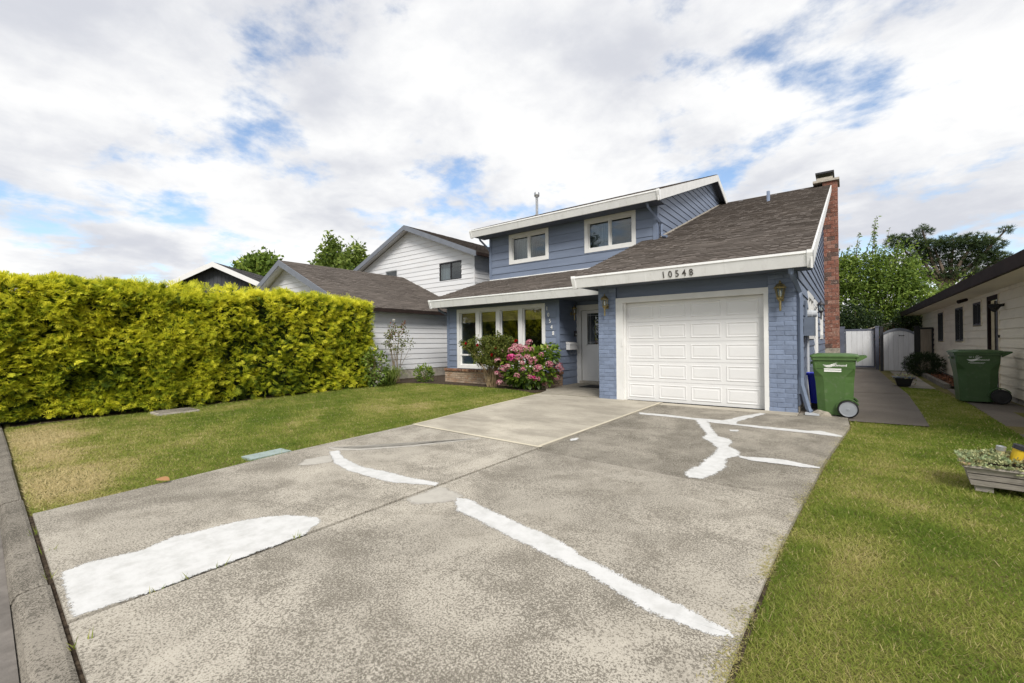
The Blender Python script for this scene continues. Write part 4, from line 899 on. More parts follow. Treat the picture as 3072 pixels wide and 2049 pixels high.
MB().loft([oct_ring(-.16, .16, -.12, .12, .10, .03), oct_ring(-.20, .20, -.16, .16, .62, .03)]).build('tub', 'blue_box', t); MB().loft([oct_ring(-.22, .22, -.18, .18, .62, .03), oct_ring(-.22, .22, -.18, .18, .66, .03)]).build('rim', 'blue_box', t); MB().box(-.15, .15, -.11, .11, 0, .10).build('base', 'black', t)

# ================================================================== SMALL THINGS
t = thing('mailbox', 'small white metal mailbox with scroll hooks on the porch wall', 'mailbox', (-5.975, 2.54, 1.06))
MB(FS(0)).box(-.24, .24, .0, .12, .0, .19).build('case', 'doorwhite', t)
MB(FS(0)).prism([(-.25, -.005, .235), (-.25, .06, .225), (-.25, .135, .17), (-.25, .135, .155), (-.25, -.005, .18)], [(.25, -.005, .235), (.25, .06, .225), (.25, .135, .17), (.25, .135, .155), (.25, -.005, .18)]).build('lid', 'doorwhite', t)
for u in (-.12, .10):
    b = MB(); b.tube([(.06, u, .0), (.06, u, -.10), (.07, u+.04, -.135), (.08, u+.09, -.11), (.08, u+.085, -.075)], .006, 5); b.build('scroll_hook', 'galv', t)
t = props(sheet('door_mat', 'mat', [(-5.30, 1.85), (-4.2, 1.85), (-4.2, 2.5), (-5.30, 2.5)], .034, None, .015), 'dark rectangular mat on the porch floor before the front door', 'mat'); t.pop('kind', None)
def blob(name, mat, label, cat, loc, rad, seed=1, amp=.25):
    import bmesh
    r = random.Random(seed); bm = bmesh.new(); bmesh.ops.create_icosphere(bm, subdivisions=3, radius=1)
    ph = [(Vector((r.uniform(-1, 1), r.uniform(-1, 1), r.uniform(-1, 1))).normalized(), r.uniform(.45, .95)) for _ in range(16)]
    for v in bm.verts:
        for n, d_ in ph:
            e = v.co.dot(n)-d_
            if e > 0: v.co -= n*e
        v.co = Vector((v.co.x*rad[0], v.co.y*rad[1], max(v.co.z, -.35)*rad[2]))
    me = bpy.data.meshes.new(name); bm.to_mesh(me); bm.free(); o = link(name, me, mat); o.location = loc; return props(o, label, cat)
blob('rock', 'rock', 'grey brown rock beside the downspout outlet', 'rock', (.34, -.13, .03), (.17, .11, .10), 4)
t = thing('concrete_cover', 'grey square concrete utility cover in the lawn by the hedge', 'cover', (-10.62, -6.05, -.125))
MB().box(-.28, .28, -.36, .36, -.02, .05).build('frame', 'capconc', t); MB().box(-.24, .24, -.32, .32, .05, .065).build('lid', 'kerbconc', t)
t = thing('utility_cover', 'pale green rectangular plastic cover set in the lawn edge', 'cover', (-5.22, -6.55, -.120), R(4))
MB().box(-.13, .13, -.25, .25, -.03, .022).build('lid', 'utility', t)
b = MB(); P = []; Q = []
for i in range(9):
    u = i/8; w2 = .045*math.sin(math.pi*u)**.8; P.append((u*.16-.08, w2, .01+.018*math.sin(u*3))); Q.append((u*.16-.08, -w2, .006+.022*math.sin(u*2.6)))
for i in range(8): b.add([P[i], P[i+1], Q[i+1], Q[i]], [(0, 1, 2, 3)])
o = b.build('fallen_leaf', 'leafbrown'); o.location = (-4.86, -7.72, -.085); o.rotation_euler = (.15, .1, .5); props(o, 'orange brown fallen leaf on the lawn edge by the driveway', 'leaf')
# wooden planter with sedum and lamps
t = thing('wooden_planter', 'weathered grey board planter box overflowing with sedum', 'planter', (1.535, -3.62, -.06), R(-4))
for i, (z0, z1) in enumerate(((.055, .101), (.110, .156), (.165, .211))):
    e0, e1 = .035-.055*(z0/.23), .035-.055*(z1/.23)
    def ring(e, z): return [(e, e, z), (1.0-e, e, z), (1.0-e, .42-e, z), (e, .42-e, z)]
    for a, b_ in ((0, 1), (1, 2), (2, 3), (3, 0)):
        A, B, c0_, c1_ = ring(e0, z0), ring(e1, z1), ring(e0+.02, z0), ring(e1+.02, z1)
        MB().add([A[a], A[b_], B[b_], B[a], c0_[a], c0_[b_], c1_[b_], c1_[a]], [(0, 1, 2, 3), (4, 5, 6, 7), (0, 1, 5, 4), (3, 2, 6, 7), (0, 3, 7, 4), (1, 2, 6, 5)]).build('board', 'greywood', t)
for x0 in (.05, .84):
    for y0 in (.05, .29): MB().box(x0, x0+.11, y0, y0+.09, 0, .055).build('foot', 'greywood', t)
MB().box(-.035, 1.035, -.035, .015, .214, .236).box(-.035, 1.035, .405, .455, .214, .236).box(-.035, .015, .015, .405, .214, .236).box(.985, 1.035, .015, .405, .214, .236).build('rim', 'greywood', t)
MB().box(.03, .97, .03, .39, .06, .215).build('soil', 'soil', t)
n = 1500; P = np.stack([rng.uniform(-.04, 1.04, n), rng.uniform(-.05, .46, n), np.zeros(n)], 1)
hgt = .225+.085*np.exp(-((P[:, 0]-.20)/.16)**2)*np.clip(1-abs(P[:, 1]-.2)/.3, 0, 1)+.04*rng.random(n); P[:, 2] = np.where((P[:, 1] < .0), .235-rng.random(n)*.10*(P[:, 0] > .3), hgt)
V = []; A = []
for i in range(n):
    D_ = unit(5); D_[:, 2] = abs(D_[:, 2])*.8+.15; c_ = np.clip(rng.normal(.5+.35*math.sin(P[i, 0]*9+P[i, 1]*7), .22), 0, 1)
    V.append(leafquads(np.repeat(P[i:i+1], 5, 0)+rng.normal(0, .004, (5, 3)), D_, unit(5), np.full(5, .028), np.full(5, .015), .65)); A += [c_]*5
o = npmesh('sedum', np.concatenate(V), 4, 'sedum', t, A); props(o, kind='stuff')
for lab, x, y, r_, h_, mt, cp, tx in (('yellow solar lamp with dark cap leaning in the sedum planter', .30, .13, .045, .13, 'yellowlamp', 'iron', .30), ('small cream solar lamp with silver cap in the sedum planter', .215, .15, .028, .10, 'creamlamp', 'galv', .12)):
    q = thing('garden_lamp', lab, 'lamp', (1.535+x, -3.62+y, .205)); q.rotation_euler = (.05, tx, 0)
    b = MB(); b.lathe((0, 0, 0), [(r_*.72, 0), (r_, h_)], 16); b.build('shade', mt, q, False)
    b = MB(); b.lathe((0, 0, h_), [(r_*1.12, -.005), (r_*1.15, .03), (r_*.8, .034), (r_*.75, .026)], 16); b.build('cap', cp, q)
# black tub with dry plants by the path
t = thing('tub_planter', 'black plastic tub with dry plants beside the side path', 'planter', (1.90, 6.85, 0))
MB().loft([oct_ring(-.13, .13, -.13, .13, 0, .02), oct_ring(-.19, .19, -.19, .19, .22, .02)]).build('tub', 'black', t); MB().loft([oct_ring(-.225, .225, -.225, .225, .22, .02), oct_ring(-.23, .23, -.23, .23, .255, .02)]).build('rim', 'greymetal', t)
n = 260; P = np.stack([rng.uniform(-.25, .25, n), rng.uniform(-.25, .25, n), rng.uniform(.2, .3, n)], 1); P[:, 2] -= (abs(P[:, 0]) > .2)*rng.random(n)*.18
D_ = unit(n); D_[:, 2] += .4
npmesh('plants', leafquads(P, D_, unit(n), rng.uniform(.04, .09, n), rng.uniform(.012, .03, n)), 4, 'sedum', t, rng.random(n)**1.5)
b = MB(); b.tube([(-.1, 0, .22), (.02, 0, .55)], .006, 5); b.tube([(.12, 0, .22), (.02, 0, .55)], .006, 5); b.tube([(.02, 0, .55), (.03, 0, .66)], [.008, .02], 6); b.build('hanger', 'iron', t)
# edging of the mulch bed and chips
t = props(MB().prism([(2.66, 6.6, -.02), (2.78, 6.6, -.02), (2.86, 14, -.02), (2.74, 14, -.02)], [(2.66, 6.6, .10), (2.78, 6.6, .10), (2.86, 14, .10), (2.74, 14, .10)]).build('bed_edging', 'kerbconc'), 'low grey concrete edging of the mulch bed along the cream house', 'edging')
n = 1800; P = np.stack([rng.uniform(2.80, 3.33, n), rng.uniform(6.7, 13.5, n), rng.uniform(.02, .06, n)], 1)
D_ = unit(n); D_[:, 2] *= .35
o = npmesh('bark_chips', leafquads(P, D_, np.tile([0, 0, 1.], (n, 1))+rng.normal(0, .3, (n, 3)), rng.uniform(.05, .11, n), rng.uniform(.02, .045, n), .5), 4, 'mulch', None, rng.random(n)); props(o, 'brown bark chips spread over the bed by the cream house', 'mulch', None, 'stuff')

# ================================================================== VEGETATION
def wob(x, y, k, seed, n=9):
    r = np.random.default_rng(seed); o = np.zeros_like(np.asarray(x, float))
    for _ in range(n):
        a = r.uniform(0, 6.28); f_ = k*r.uniform(.5, 1.8); o += np.sin(f_*(np.cos(a)*x+np.sin(a)*y)+r.uniform(0, 6.28))
    return o/math.sqrt(n/2)
# ---- hedge
HG = thing('hedge', 'tall clipped golden yellow cedar hedge along the left lawn', 'hedge', (-11.8, -4.6, 0))
def hedge_local(V): return V-np.array([-11.8, -4.6, 0])
cb = MB(); ys = np.linspace(-8.7, -.85, 24)
rings = []
for y in ys:
    d_ = .10*math.sin(y*2.1)+.05*math.sin(y*5.3); tp = 2.50+.04*math.sin(y*1.7)-.12*max(0, min(1, (-5.5-y)/2.5)); e = min(1, (-.85-y)/.5+.55)
    rings.append([(-12.45, y, -.1), (-11.66+d_*.6, y, -.1), (-11.60+d_*.5, y, 1.2), (-11.66+d_*.4, y, tp*e), (-12.35, y, tp*e)])
cb.loft([[tuple(np.array(p)-np.array([-11.8, -4.6, 0])) for p in r_] for r_ in rings]); cb.build('shade_core', 'leaf_dark', HG)  # solid dark core, added to block light inside the foliage
def sprays(P, D, Nn, Ln, wd):
    D = D/np.linalg.norm(D, axis=1, keepdims=True); S = np.cross(D, Nn); S /= np.linalg.norm(S, axis=1, keepdims=True)+1e-9
    N2 = np.cross(S, D); out = [leafquads(P, D+N2*.0, N2, Ln, wd*1.2, .5)]
    for k in (.12, .28, .44, .60, .76):
        for sg in (-1, 1):
            B = P+D*(Ln*k)[:, None]-N2*(Ln*.10*k*k)[:, None]
            d2 = D*.78+S*sg*.62-N2*.12+rng.normal(0, .08, D.shape)
            out.append(leafquads(B, d2, N2+rng.normal(0, .25, D.shape), Ln*(.60*(1-k)+.16)*rng.uniform(.8, 1.2, len(Ln)), wd, .5))
    return np.stack(out, 1)
def hedge_sprays():
    L_ = []; A_ = []
    # front face, top, end face
    for nm, n in (('front', 15500), ('top', 6500), ('end', 1200), ('tip', 800)):
        if nm == 'front':
            y = np.where(rng.random(n) < .62, rng.uniform(-8.8, -5.2, n), rng.uniform(-5.2, -.65, n)); z = rng.uniform(.0, 1., n)*(2.66-.14*np.clip((-5.5-y)/2.5, 0, 1))
            x = -11.30+.10*wob(y, z, 2.2, 3)+.07*wob(y, z, 7, 4)-.20*np.clip((z-2.25)/.35, 0, 1)**2+.07*np.clip((.45-z)/.45, 0, 1)
            x -= .35*np.clip((y+1.05)/.4, 0, 1)**2
            D_ = np.stack([np.ones(n), rng.normal(-.05, .55, n), rng.normal(-.05, .50, n)], 1)
        elif nm == 'top':
            y = rng.uniform(-8.8, -.7, n); x = rng.uniform(-12.4, -11.3, n)
            z = 2.52+.075*wob(x, y, 2.0, 6)+.045*wob(x, y, 7.0, 61)-.12*np.clip((x+11.6)/.3, 0, 1)**2-.10*np.clip((y+1.3)/.5, 0, 1)**2-.14*np.clip((-5.5-y)/2.5, 0, 1)
            D_ = np.stack([rng.normal(.25, .6, n), rng.normal(0, .6, n), np.abs(rng.normal(.8, .35, n))], 1)
        elif nm == 'end':
            x = rng.uniform(-12.4, -11.3, n); z = rng.uniform(.1, 2.55, n); y = -.72+.08*wob(x, z, 3, 8)
            D_ = np.stack([rng.normal(.3, .5, n), np.ones(n), rng.normal(0, .5, n)], 1)
        else:
            y = np.where(rng.random(n) < .55, rng.uniform(-8.8, -6.2, n), rng.uniform(-8.8, -1, n)); x = rng.uniform(-12.3, -11.45, n); z = 2.56+rng.random(n)*.05-.14*np.clip((-5.5-y)/2.5, 0, 1)
            D_ = np.stack([rng.normal(0, .5, n), rng.normal(0, .5, n), rng.uniform(.8, 1.5, n)], 1); z = z+.05*rng.random(n)
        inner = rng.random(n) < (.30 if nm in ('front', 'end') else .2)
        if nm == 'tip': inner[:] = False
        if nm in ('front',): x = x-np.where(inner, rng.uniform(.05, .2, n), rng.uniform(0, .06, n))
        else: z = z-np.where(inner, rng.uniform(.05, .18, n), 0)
        if nm == 'front':   # gap shade put into the colour: sprays pushed in take darker inner tones
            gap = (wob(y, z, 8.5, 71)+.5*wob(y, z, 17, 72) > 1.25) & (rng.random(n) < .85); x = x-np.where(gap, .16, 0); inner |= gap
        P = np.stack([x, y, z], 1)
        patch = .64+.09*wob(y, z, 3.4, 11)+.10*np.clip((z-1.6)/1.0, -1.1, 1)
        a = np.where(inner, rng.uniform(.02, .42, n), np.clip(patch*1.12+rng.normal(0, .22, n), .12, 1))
        Ln = rng.uniform(.12, .24, n)*np.where(y < -6.3, .85, 1.0)*(1.0 if nm != 'tip' else 1.25); wd = rng.uniform(.011, .019, n)
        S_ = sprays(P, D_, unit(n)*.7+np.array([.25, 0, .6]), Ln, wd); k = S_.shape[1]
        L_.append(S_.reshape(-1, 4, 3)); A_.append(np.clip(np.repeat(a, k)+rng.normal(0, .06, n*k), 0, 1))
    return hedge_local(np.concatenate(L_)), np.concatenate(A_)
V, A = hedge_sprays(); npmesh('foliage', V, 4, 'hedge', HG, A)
b = MB()
for y in np.arange(-8.2, -1.2, 1.05): b.tube([(-.05, y+4.6, -.1), (-.1+random.uniform(-.1, .1), y+4.6, 1.1), (-.05, y+4.65, 2.2)], [.07, .05, .02], 6)
b.build('trunk', 'wood', HG)

# ---- trees
def crown(blobs, ncl, per, spread, size, asp, droop=0., shell=.5, out=.6):
    B = np.array(blobs, float); w_ = (B[:, 3]*B[:, 4]*B[:, 5])**.7; ix = rng.choice(len(B), ncl, p=w_/w_.sum())
    u = unit(ncl); r_ = 1-shell*rng.random(ncl)**1.3
    r_ *= 1+.10*rng.normal(size=ncl)
    cpos = B[ix, :3]+u*r_[:, None]*B[ix, 3:6]
    cr_ = rng.normal(0, .16, ncl)
    P = np.repeat(cpos, per, 0)+rng.normal(0, spread, (ncl*per, 3))
    D_ = np.repeat(u, per, 0)*out+unit(ncl*per)+np.array([0, 0, -droop]); n = ncl*per
    a = np.clip(.45+np.repeat(cr_, per)+rng.normal(0, .16, n), 0, 1)
    return leafquads(P, D_, unit(n)+np.array([0, 0, .8]), size*rng.uniform(.7, 1.3, n), size*asp*rng.uniform(.8, 1.2, n)), a
def limbs(t, blobs, base_r, h0, mat='wood', lean=(0, 0), n=7):
    b = MB(); top = (lean[0], lean[1], h0)
    b.tube([(0, 0, -.1), (lean[0]*.5+.04, lean[1]*.5, h0*.5), top], [base_r, base_r*.8, base_r*.6], n)
    for q in blobs:
        c = Vector(q[:3]); s = Vector(top)*random.uniform(.75, 1.0); m_ = s.lerp(c, .5)+Vector((random.uniform(-.2, .2), random.uniform(-.2, .2), -.1*abs(c.x-s.x)))
        b.tube([tuple(s), tuple(m_), tuple(c), tuple(c+Vector((0, 0, q[5]*.6)))], [base_r*.5, base_r*.32, base_r*.16, base_r*.05], 6)
    return b.build('trunk', mat, t)
def tree(name, label, loc, blobs, base_r, h0, ncl, per, spread, size, asp, mat, droop=0., group=None, shell=.5, cat='tree'):
    t = thing(name, label, cat, loc, 0, group); limbs(t, blobs, base_r, h0)
    V, A = crown(blobs, ncl, per, spread, size, asp, droop, shell); npmesh('crown', V, 4, mat, t, A); return t
tree('tree', 'round green tree rising behind the charcoal house roof', (-57, 15, 0), [(-1.2, 0, 8.6, 2.5, 2.6, 3.0), (1.9, 0, 8.8, 2.2, 2.4, 2.9), (0, 0, 6.8, 3.6, 3, 3), (3.2, 0, 7.8, 1.5, 1.6, 1.9), (-3.2, 0, 8.0, 1.4, 1.6, 1.9), (-.8, 0, 10.7, 1.3, 1.3, 1.2), (2.0, 0, 10.9, 1.2, 1.2, 1.2)], .5, 5, 1100, 18, .45, .55, .6, 'leaf')
def spire(cx, top, r, z0): return [(cx, 0, z0+(top-z0)*q, r*s_, r*s_, (top-z0)*.17) for q, s_ in ((.08, .92), (.25, 1.), (.42, .95), (.58, .8), (.74, .6), (.88, .36), (.96, .15))]
tree('tree', 'tall pointed green tree behind the white neighbour roof, left of a pair', (-40.3, 15, 0), spire(0, 11.2, 2.6, 2.5), .35, 6, 900, 18, .32, .40, .55, 'leaf_light', 0, 'pointed trees behind the white house', .45)
tree('tree', 'shorter pointed green tree behind the white neighbour roof, right of a pair', (-36.6, 15.2, 0), spire(0, 10.2, 2.3, 2.5), .35, 6, 820, 18, .32, .40, .55, 'leaf_light', 0, 'pointed trees behind the white house', .45)
# cherry behind the chimney
cb_ = [(-.6, 0, 4.6, 1.3, 1.2, 1.2), (.6, .2, 4.8, 1.2, 1.2, 1.2), (-.9, 0, 3.2, 1.5, 1.4, 1.5), (.5, -.2, 3.4, 1.5, 1.4, 1.4), (1.5, 0, 2.9, 1.1, 1.1, 1.1), (-.2, .2, 2.0, 1.8, 1.3, 1.0), (-1.4, .3, 4.9, .9, 1, 1.0), (1.2, .1, 4.1, .8, .9, .9)]
T = tree('cherry_tree', 'leafy green tree with upright shoots behind the brick chimney', (1.85, 20.3, 0), cb_, .16, 1.6, 1250, 18, .17, .18, .42, 'leaf', .5)
b = MB(); P = []; D_ = []
for x, y, z0, x1, z1 in ((-.75, 0, 5.3, -.62, 6.9), (-.1, .1, 5.4, .1, 7.65), (.05, .1, 5.4, .0, 7.2), (.35, .1, 5.4, .62, 6.95), (-.45, 0, 5.4, -.05, 6.7), (.8, .1, 5.2, 1.0, 6.3), (-1.2, .2, 5.3, -1.0, 6.3)):
    b.tube([(x, y, z0), ((x+x1)/2-.03, y, (z0+z1)/2), (x1, y, z1)], [.022, .015, .006], 5)
    k = int((z1-z0)*34); tt = rng.random(k)
    P.append(np.stack([x+(x1-x)*tt, np.full(k, y), z0+(z1-z0)*tt], 1)+rng.normal(0, .03, (k, 3))); q = unit(k); q[:, 2] -= .35; D_.append(q)
b.build('shoot', 'wood', T); P = np.concatenate(P); D_ = np.concatenate(D_); n = len(P)
npmesh('shoot_leaves', leafquads(P, D_, unit(n), rng.uniform(.11, .19, n), rng.uniform(.05, .08, n)), 4, 'leaf', T, np.clip(rng.normal(.45, .2, n), 0, 1))
# pine
pb = [(-2.0, 0, 6.75, .62, .7, .42), (-1.3, 0, 6.55, .7, .8, .45), (-.95, 0, 7.2, .45, .5, .32), (-.5, 0, 6.2, .8, .8, .5), (.25, 0, 6.35, .8, .8, .48), (1.0, 0, 6.25, .8, .8, .5), (1.5, 0, 5.9, .75, .8, .5), (2.15, 0, 6.75, .30, .35, .2), (.1, .3, 5.5, 1.1, .9, .5), (1.2, .2, 5.3, .95, .9, .45), (-1.2, .2, 5.6, .7, .8, .5), (.6, 0, 4.7, 1.3, .9, .35), (-.6, .2, 4.8, .8, .8, .35), (1.9, 0, 5.3, .55, .6, .35), (-2.3, .2, 5.6, .35, .5, .3)]
T = thing('pine_tree', 'gnarled dark pine with flat crown beyond the gates', 'tree', (5.0, 24.0, 0)); limbs(T, pb, .26, 4.4, 'wood', (.1, 0))
B = np.array(pb); w_ = (B[:, 3]*B[:, 4]*B[:, 5])**.7; n = 2300; ix = rng.choice(len(B), n, p=w_/w_.sum()); u = unit(n)
P = B[ix, :3]+u*(1-.6*rng.random(n))[:, None]*B[ix, 3:6]; k = 15
D_ = np.repeat(u*.35+np.array([0, 0, .55]), k, 0)+unit(n*k)*.8; a = np.clip(np.repeat(rng.normal(.45, .2, n)+.25*u[:, 2], k)+rng.normal(0, .1, n*k), 0, 1)
npmesh('crown', leafquads(np.repeat(P, k, 0), D_, unit(n*k), rng.uniform(.13, .24, n*k), np.full(n*k, .022), .4), 4, 'needle', T, a)
tree('tree', 'pale green small tree growing beyond the cream house eave', (4.6, 21.5, 0), [(-.5, 0, 3.2, .8, .8, .9), (.5, 0, 3.4, .9, .8, .9), (1.3, 0, 3.3, .7, .7, .8), (-1.0, 0, 2.4, .8, .7, .7)], .08, 1.6, 230, 16, .13, .13, .45, 'leaf_light', .1)
tree('shrub', 'dark green shrub mass close behind the square gate', (1.0, 17.6, 0), [(-.5, 0, 1.6, .9, .8, .9), (.5, 0, 1.7, .9, .8, .8), (0, 0, 2.4, .7, .7, .6)], .08, .8, 260, 16, .13, .13, .45, 'leaf_dark', .1, None, .5, 'shrub')
tree('shrub', 'dark green shrub mass beside the shed behind the arched gate', (3.6, 18.6, 0), [(-.7, 0, 1.6, .8, .8, .9), (.3, 0, 1.8, 1.0, .8, 1.0), (-.2, 0, 2.4, .8, .7, .6)], .08, .8, 300, 16, .13, .12, .45, 'leaf_dark', .1, None, .5, 'shrub')
# trees over the road: seen only as reflections in the windows
tree('tree', 'tall dark tree across the road reflected in the upstairs windows', (-20.5, -22, -.3), [(0, 0, 4, 2.6, 2.4, 2.2), (-.6, 0, 7, 2.4, 2.2, 2.2), (.8, 0, 9.6, 2.0, 2, 1.8), (-.3, 0, 12, 1.5, 1.5, 1.6), (.2, 0, 14, .9, .9, 1.2)], .4, 7, 420, 14, .4, .42, .5, 'leaf_dark', .2)
tree('tree', 'broad dark tree across the road reflected in the lounge windows', (-29, -24, -.3), [(-2, 0, 3.2, 2.8, 2.4, 2.6), (2, 0, 3.4, 2.8, 2.4, 2.6), (0, 0, 6.2, 3.2, 2.6, 2.4)], .4, 4, 380, 14, .45, .46, .5, 'leaf_dark', .2)
tree('tree', 'bushy dark tree across the road reflected in the right lounge window', (-15, -23, -.3), [(-1.4, 0, 1.8, 2.2, 2., 2.0), (1.6, 0, 1.9, 2.2, 2., 2.0), (0, 0, 3.6, 2., 2, 1.6)], .3, 2.5, 340, 14, .4, .42, .5, 'leaf_dark', .2)
tree('tree', 'low leafy tree across the road reflected in the left lounge window', (-23.5, -20.5, -.3), [(-1.4, 0, 1.6, 2.2, 1.6, 1.8), (1.6, 0, 1.7, 2.2, 1.6, 1.8)], .3, 2., 300, 14, .4, .42, .5, 'leaf', .2)

# ---- shrubs by the house
def ellleaf(n, c, rad, size, asp, shell=.45, zmin=.02, out=1.0, droop=.25, upn=.9):
    u = unit(n); r_ = 1-shell*rng.random(n)**1.2; P = np.array(c)+u*r_[:, None]*np.array(rad); m_ = P[:, 2] > zmin; P, u = P[m_], u[m_]; n = len(P)
    D_ = u*out+unit(n)*.7+np.array([0, 0, -droop]); return leafquads(P, D_, u*.6+np.array([0, 0, upn])+rng.normal(0, .35, (n, 3)), size*rng.uniform(.7, 1.3, n), size*asp*rng.uniform(.85, 1.15, n), .5), np.clip(rng.normal(.45, .24, n)+.18*u[:, 2], 0, 1)
HY = thing('hydrangea', 'pink flowering hydrangea bush against the brick planter', 'shrub', (-6.46, 1.0, 0))
V, A = ellleaf(1500, (0, .03, .58), (.86, .62, .60), .135, .72); V2, A2 = ellleaf(300, (.62, .12, .95), (.32, .28, .28), .13, .7)
o = npmesh('leaves', np.concatenate([V, V2]), 4, 'hydleaf', HY, np.concatenate([A, A2]))
b = MB()
for i in range(14):
    a = random.uniform(0, 6.28); r_ = random.uniform(.3, .7); b.tube([(random.uniform(-.12, .12), random.uniform(-.1, .1), -.02), (r_*.5*math.cos(a), r_*.4*math.sin(a), .45), (r_*math.cos(a), r_*.75*math.sin(a), .85)], [.012, .010, .007], 5)
b.build('stem', 'twig', HY)
def floret_head(seed, mat, r_=.082):
    q = np.random.default_rng(seed); n = 62; u = q.normal(size=(n, 3)); u /= np.linalg.norm(u, axis=1, keepdims=True); u[:, 2] = np.where(u[:, 2] < -.5, -u[:, 2], u[:, 2])
    V = []; A = []
    for i in range(n):
        c = u[i]*r_*np.array([1.05, 1.05, .82])*q.uniform(.88, 1.05); t1 = np.cross(u[i], q.normal(size=3)); t1 /= np.linalg.norm(t1); t2 = np.cross(u[i], t1); a = np.clip(q.normal(.5, .32), 0, 1)
        for d1 in (t1, t2, -t1, -t2): V.append(leafquads(c[None], (d1+u[i]*.35)[None], u[i][None], np.array([.021]), np.array([.019]), .6)[0]); A.append(a)
    o = npmesh('flower_head', np.array(V), 4, mat, None, A); return o
heads = [(-0.69, -0.28, 1.04), (-0.26, -0.27, 1.19), (-0.04, -0.33, 1.19), (0.17, -0.39, 1.14), (-0.21, -0.47, 1.08), (0.05, -0.47, 1.09), (0.36, -0.36, 1.11), (0.01, 0.05, 1.3), (-0.12, -0.63, 0.88), (0.13, -0.63, 0.89), (0.37, -0.56, 0.9), (0.27, -0.66, 0.74), (0.55, -0.53, 0.8), (-0.83, -0.36, 0.78), (-0.23, -0.68, 0.63), (-0.44, -0.61, 0.56), (-0.84, -0.4, 0.4), (-0.71, -0.34, 0.31), (0.08, -0.65, 0.38), (0.3, -0.66, 0.57), (0.67, -0.48, 0.59), (0.67, -0.3, 0.97), (0.58, 0.11, 1.14), (0.88, -0.22, 0.7), (0.95, 0.1, 0.64), (0.87, 0.37, 0.52), (0.79, 0.31, 0.29), (0.43, -0.55, 0.35), (0.5, -0.48, 0.32), (0.61, -0.4, 0.3), (0.63, -0.1, 0.14), (-0.74, -0.4, 0.13)]
protos = [floret_head(s_, 'pink') for s_ in (1, 2, 3)]; mg = floret_head(9, 'magenta')
for i, h_ in enumerate(heads):
    p = mg if i in (8, 28) else protos[i % 3]
    o = p if (i in (0, 1, 2, 8)) else p.copy()
    if o is not p: col.objects.link(o)
    o.parent = HY; o.location = (h_[0]*.965, h_[1]*.965, h_[2]*.965+.03); s_ = (1.25, 1.1, .9, 1.05)[i % 4]*(.8 if i in (11, 16, 17, 19, 21, 27, 28, 29, 30) else 1.15); o.scale = (s_,)*3; o.rotation_euler = (random.uniform(-.5, .5), random.uniform(-.5, .5), random.uniform(0, 6))
def rosebush(name, label, loc, ext, leafmat, nleaf, canes, flowers, fmat, z0, base=.1, lsize=.05, redtips=0, cat='shrub'):
    t = thing(name, label, cat, loc); b = MB(); tips = []
    for i in range(canes):
        x = random.uniform(ext[0], ext[1]); y = random.uniform(-.35, .35); z = ext[2]*random.uniform(.72, 1.0)*(1-.18*abs(x)/max(abs(ext[0]), ext[1])); x0 = random.uniform(-base, base); y0 = random.uniform(-base, base)
        pts = [(x0, y0, -.02), (x0+(x-x0)*.22, y0+(y-y0)*.3, z*.38), (x0+(x-x0)*.58+random.uniform(-.05, .05), y*.7, z*.72), (x, y, z)]
        b.tube(pts, [.011, .008, .006, .003], 5); tips.append(pts)
        for _ in range(3):
            q = random.uniform(.55, .95); p = Vector(pts[2]).lerp(Vector(pts[3]), q) if q > .7 else Vector(pts[1]).lerp(Vector(pts[2]), q); e = p+Vector((random.uniform(-.22, .22), random.uniform(-.2, .2), random.uniform(-.02, .22))); b.tube([tuple(p), tuple(e)], [.004, .002], 4); tips.append([tuple(p), tuple(p), tuple(p.lerp(e, .5)), tuple(e)])
    b.build('cane', 'twig', t)
    P = []
    for _ in range(nleaf):
        q = random.choice(tips); a = random.random()**.7; p = Vector(q[2]).lerp(Vector(q[3]), a)
        if random.random() < .25: p = Vector(q[1]).lerp(Vector(q[2]), random.random())
        if p.z > z0: P.append(p)
    P = np.array(P)+rng.normal(0, .045, (len(P), 3)); n = len(P); D_ = unit(n); D_[:, 2] -= .2
    npmesh('leaves', leafquads(P, D_, unit(n)+np.array([0, 0, .9]), lsize*rng.uniform(.7, 1.3, n), lsize*.6*rng.uniform(.8, 1.2, n), .5), 4, leafmat, t, np.clip(rng.normal(.45, .23, n), 0, 1))
    if redtips:
        P = np.array([random.choice(tips)[3] for _ in range(redtips)]); P = P[P[:, 2] > ext[2]*.72]; P = np.repeat(P, 5, 0)+rng.normal(0, .05, (len(P)*5, 3)); n = len(P)
        npmesh('young_leaves', leafquads(P, unit(n), unit(n), np.full(n, lsize*1.1), np.full(n, lsize*.6)), 4, 'redleaf', t, rng.random(n))
    for i, p in enumerate(flowers):
        n = 22; u = unit(n); u[:, 1] -= .4; npmesh('flower', leafquads(np.tile(np.array(p), (n, 1)), u+np.array([0, -.3, .1]), unit(n), np.full(n, .055), np.full(n, .05), .6), 4, fmat, t, rng.random(n))
    return t
rosebush('rose_bush', 'loose rose bush with few red flowers before the front windows', (-7.72, .90, 0), (-1.15, .95, 1.52), 'roseleaf', 17000, 48, [(-.73, -.3, 1.28), (-.27, -.3, 1.23), (.43, -.3, 1.16), (.28, -.3, .94), (1.0, -.1, 1.34)], 'redpetal', .66, .12, .058)
rosebush('rose_bush', 'tall thin rose with reddish tips and one white bloom beside the hedge', (-11.6, .42, 0), (-.62, .85, 1.98), 'roseleaf', 620, 13, [(-.06, 0, 2.10)], 'whitepetal', 1.05, .16, .075, 26)
t = thing('shrub', 'small bright green leafy shrub between tall rose and brick planter', 'shrub', (-10.75, .95, 0))
V, A = ellleaf(420, (0, 0, .26), (.33, .30, .30), .12, .38, .6, .02, 1.0, -.5); npmesh('leaves', V, 4, 'hydleaf', t, A); b = MB()
